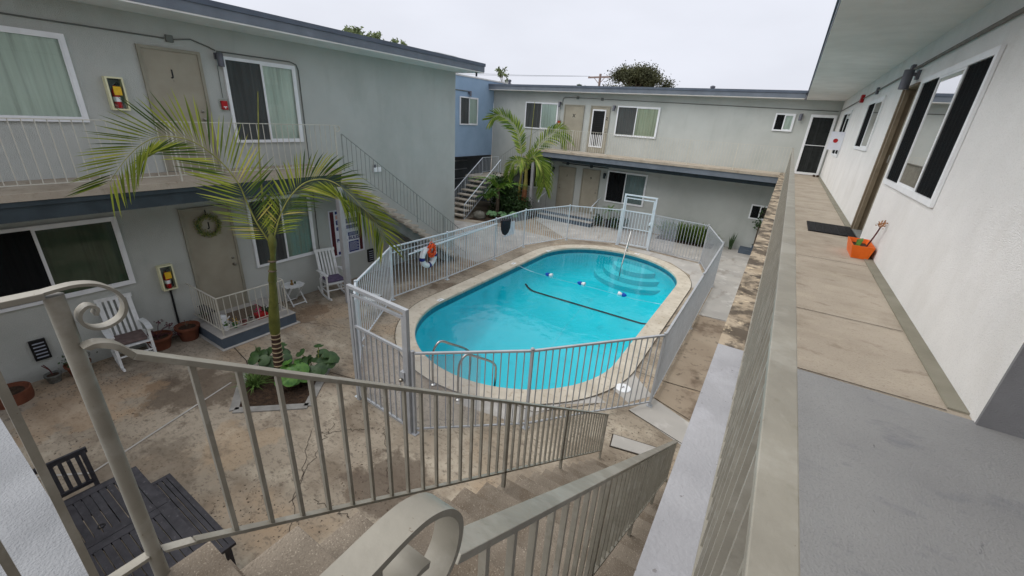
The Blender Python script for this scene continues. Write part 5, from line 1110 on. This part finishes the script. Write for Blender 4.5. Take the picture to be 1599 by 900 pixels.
def bush(label, c, rad, n, m, s=.09, seed=1, name='shrub', trunk=True):
    r_ = random.Random(seed); t = thing(name, label, 'shrub', (c[0],c[1],G)); mb = MB(); c = Vector(c)
    cl = [Vector((r_.gauss(0,.45)*rad[0], r_.gauss(0,.45)*rad[1], r_.gauss(0,.45)*rad[2])) for _ in range(14)]
    for k in range(n):
        q = r_.choice(cl)+Vector((r_.gauss(0,.22)*rad[0], r_.gauss(0,.22)*rad[1], r_.gauss(0,.22)*rad[2])); p = c+q
        if p.z < G+.02: p.z = G+.02+r_.random()*.2
        d = Vector((r_.uniform(-1,1), r_.uniform(-1,1), r_.uniform(-.6,1))).normalized()*s*r_.uniform(.6,1.3); sd_ = d.cross(Vector((r_.uniform(-1,1), r_.uniform(-1,1), r_.uniform(-1,1)))).normalized()*s*.35
        leafquad(mb, p, d, sd_)
    mb.build('foliage', m, t, recalc=False)
    if trunk: MB().tube([(c.x,c.y,G), (c.x,c.y,c.z)], .03, 6).build('stem', bark, t)
    return t
bush('dense dark shrub behind the ferns in the far corner', (-11.3,17.7,-2.4), (1.0,.6,.9), 4200, mat('shrub_dark', C(58,84,42), C(34,52,26), 6, .7), .12, 41)
bush('dark bushy plant under the twin palm', (-11.0,17.4,-2.75), (.6,.4,.5), 900, leafD, .1, 42)
for i, (x, y, l) in enumerate(((-11.25,16.35,'round rosette plant nearest the far stairs'), (-10.75,16.45,'round rosette plant between the boulder and the palm'), (-10.4,16.9,'round rosette plant at the foot of the twin palm'))):
    t = round_leaf_plant(l, (x,y,G+.02), 12, mat('hosta_leaf', C(120,158,110), C(60,100,60), 16, .5), .08, .13, .22, .3, 50+i); t.name = 'rosette_plant'; t['group'] = 'rosette plants in the far bed'
t = thing('boulder', 'grey rounded boulder in the far planting bed', 'boulder', (-11.6,15.75,G)); mb = MB(); vs = []
r_ = random.Random(3)
mb.lathe((-11.6,15.75,G-.05), [(.22,0), (.3,.12), (.28,.28), (.18,.38), (.02,.42)], 14); mb.v = [Vector((v.x+r_.uniform(-.03,.03), v.y+r_.uniform(-.03,.03), v.z+r_.uniform(-.02,.02))) for v in mb.v]; mb.build('stone', stonem, t, smooth=True)
struct('far_planting_bed', MB().prism([(-11.9,15.2), (-10.2,15.8), (-9.85,17.3), (-9.85,18.9), (-12,18.9)], G-.05, G+.02), soil)
for i, x in enumerate((-3.55,-3.1,-2.65,-2.2)):
    grass(['leftmost clump of strap leaves against the far wall', 'second clump of strap leaves against the far wall, next to the leftmost', 'third clump of strap leaves against the far wall', 'rightmost clump of strap leaves against the far wall, by the fence corner'][i], (x,18.95,G), 190, 1.05, .05, .75, mat('strap_leaf', C(116,140,62), C(56,82,36), 4, .6), 60+i, .4, .16, 'strap_leaf_plant', group='strap leaf plants at the far wall')
struct('far_wall_bed', MB().box(-4.0,-1.7,18.5,YF-.01,G-.05,G+.02), soil)
grass('spiky dark plant standing at the far wall beyond the fence corner', (-1.05,19.1,G), 14, .75, .035, .3, leafD, 70, .1, .05, 'spiky_plant')
bush('leafy branch plant rising beside the lower small far window', (-.25,19.15,-2.1), (.3,.15,.5), 90, leafD, .11, 71)
pot('dark pot holding a small palm by the far porch steps', -6.35, 18.9, .2, .35, G, mat('pot_darkgrey', C(60,58,58), C(44,42,42), 10, .8), lambda t, top, r_: (lambda mb: (blades(mb, (top[0],top[1],top[2]+.45), 40, .6, .03, 1.0, r_, .7, .03), mb.tube([top, (top[0],top[1],top[2]+.5)], .03, 6), mb.build('foliage', fernm, t, recalc=False)))(MB()), group='pots by the far porch')
for i, (x, y) in enumerate(((-6.75,18.7), (-6.0,18.85), (-5.65,19.0))):
    bush(['dark low plant right against the far porch steps', 'dark low plant beneath the potted palm', 'dark low plant next to the far gate'][i], (x,y,G+.25), (.22,.2,.25), 260, MATS['shrub_dark'], .1, 80+i)
# garage clutter
t = thing('refuse_bin', 'dark bin in the shade of the carport', 'bin', (-14.6,15.2,G)); MB().box(-14.9,-14.3,14.9,15.5,G,G+1.0).build('body', black, t, bevel=.03); MB().box(-14.93,-14.27,14.87,15.53,G+1.001,G+1.07).build('lid', black, t, bevel=.02)
# ------------------------------------------------------------------ things on the walkway
t = thing('doormat', 'black ribbed rubber doormat outside the walkway door', 'doormat', (.87,8.15,0))
MB().box(.55,1.15,7.72,8.6,.006,.014).build('mat', mat('rubber_black', C(34,34,36), C(24,24,26), 20, .7), t)
mb = MB()
for i in range(6):
    for k in range(8): mb.box(.565+i*.098,.565+i*.098+.085,7.74+k*.107,7.74+k*.107+.08,.0145,.02)
mb.build('ribs', MATS['rubber_black'], t)
t = thing('planter_box', 'orange plastic planter box against the white walkway wall', 'planter', (1.03,6.5,0))
def taper(mb, x0, x1, y0, y1, z0, z1, e):
    return mb.add([(x0+e,y0+e,z0), (x1-e,y0+e,z0), (x1-e,y1-e,z0), (x0+e,y1-e,z0), (x0,y0,z1), (x1,y0,z1), (x1,y1,z1), (x0,y1,z1), (x0+.012,y0+.012,z1), (x1-.012,y0+.012,z1), (x1-.012,y1-.012,z1), (x0+.012,y1-.012,z1), (x0+.03,y0+.03,z1-.05), (x1-.03,y0+.03,z1-.05), (x1-.03,y1-.03,z1-.05), (x0+.03,y1-.03,z1-.05)],
        [(3,2,1,0), (0,1,5,4), (1,2,6,5), (2,3,7,6), (3,0,4,7), (4,5,9,8), (5,6,10,9), (6,7,11,10), (7,4,8,11), (8,9,13,12), (9,10,14,13), (10,11,15,14), (11,8,12,15)])
taper(MB(), .93, 1.155, 6.33, 6.86, .002, .16, .03).build('box', orange, t)
MB().box(.962,1.123,6.362,6.828,.09,.105).build('soil', soil, t)
sc = MB(); sc.tube(smoothpts([(1.08,6.5,.1), (1.1,6.46,.2), (1.12,6.42,.32), (1.125,6.36,.42)], 4), [.009]*6+[.008]*7, 6).build('dry_stem', stemr, t)
mb = MB(); r_ = random.Random(8)
for k in range(70): c = Vector((1.125,6.35,.44))+Vector((r_.gauss(0,.015), r_.gauss(0,.02), r_.gauss(0,.02))); d = Vector((r_.uniform(-1,1), r_.uniform(-1,1), r_.uniform(-.5,1))).normalized()*.022; leafquad(mb, c, d, d.cross(Vector((.3,1,.2))).normalized()*.007)
mb.build('dry_flower', dryf, t, recalc=False)
mb = MB(); mb.add([(1.0,6.62,.1), (1.03,6.56,.1), (1.05,6.54,.2), (1.0,6.64,.18), (1.045,6.58,.215)], [(0,1,2,3), (3,2,4)]); mb.build('leaf', leafG, t, recalc=False)
t = thing('shoes', 'pair of dark brown shoes at the far storm door', 'shoes', (1.05,18.95,0))
for x in (.98,1.09): MB().box(x-.04,x+.04,18.8,19.05,.002,.06).build('shoe', mat('shoe_brown', C(70,52,40), C(50,36,28), 20, .7), t, bevel=.02)
# ------------------------------------------------------------------ beyond the roofs
random.seed(5)
def tree(label, base, top, rad, n, m, s, seed, name='tree', cl=26, low=0):
    r_ = random.Random(seed); t = thing(name, label, 'tree', base); mb = MB(); c = Vector(top); b0 = Vector(base); tk = MB()
    tk.tube(smoothpts([b0, b0.lerp(c, .6), c-Vector((0,0,rad[2]*.6))], 4), [.35*rad[0]/3*(1-.06*i) for i in range(9)], 8)
    centers = []
    for k in range(cl):
        a = r_.uniform(0, 2*math.pi); u = r_.uniform(-1, 1) if not low else r_.uniform(-.9, .9); q = math.sqrt(1-u*u)*r_.uniform(.5, 1)
        p = c+Vector((q*math.cos(a)*rad[0], q*math.sin(a)*rad[1], min(u*1.1, .62+.1*math.cos(5*a))*rad[2])); centers.append(p)
        tk.tube([c-Vector((0,0,rad[2]*.7)), (c-Vector((0,0,rad[2]*.3))).lerp(p, .5), p], [.09*rad[0]/3,.06*rad[0]/3,.02*rad[0]/3], 5)
    for k in range(n):
        q = centers[r_.randrange(cl)]; sg_ = rad[0]*.12; p = q+Vector((r_.gauss(0,sg_), r_.gauss(0,sg_), r_.gauss(0,sg_*.8)))
        d = Vector((r_.uniform(-1,1), r_.uniform(-1,1), r_.uniform(-1,.6))).normalized()*s*r_.uniform(.6,1.4); sd_ = d.cross(Vector((r_.uniform(-1,1), r_.uniform(-1,1), r_.uniform(-1,1)))).normalized()*s*.3
        leafquad(mb, p, d, sd_)
    tk.build('trunk', bark, t); mb.build('crown', m, t, recalc=False); return t
tree('big rounded olive green tree rising above the middle of the far roof', (-14.3,45,G), (-14.3,45,4.6), (3.0,2.4,2.1), 26000, leafT, .17, 91, cl=70)
tree('sparse young tree top showing above the blue building', (-20.3,30,G), (-20.3,30,4.1), (.45,.4,.9), 260, leafT2, .2, 92, cl=12)
tree('loose grey green tree top above the long left roof', (-20,17,G), (-20,16.6,4.55), (.9,.9,.5), 1300, leafT2, .17, 93, cl=12)
tree('thin tree top right of the loose one above the left roof', (-20,18.9,G), (-20,18.9,4.65), (.6,.6,.3), 300, leafT2, .15, 94, cl=8)
tree('tiny dark tree top left of the utility pole', (-20.3,45,G), (-20.3,45,4.5), (.8,.6,.5), 500, MATS['shrub_dark'], .2, 95, cl=8)
t = thing('utility_pole', 'wooden utility pole with one crossarm beyond the far roof', 'utility pole', (-18.3,45,G))
MB().tube([(-18.3,45,G), (-18.3,45,5.95)], .13, 8).build('pole', woodpole, t); MB().beam((-19.6,45,5.6), (-17.1,45,5.68), .14, .16).build('crossarm', woodpole, t)
MB().beam((-18.95,44.9,5.6), (-18.3,44.9,5.0), .05, .05).build('brace', woodpole, t); MB().beam((-17.75,44.9,5.6), (-18.3,44.9,5.0), .05, .05).build('brace', woodpole, t)
t = thing('power_line', 'pair of thin power lines running left from the utility pole', 'cable', (-18.3,45,5.7))
for dz in (0, .12): MB().tube(smoothpts([(-19.4,45,5.72), (-30,41,5.35+dz), (-42,37,5.6+dz*2)], 5), .012, 5).build('cable', slate_d, t)
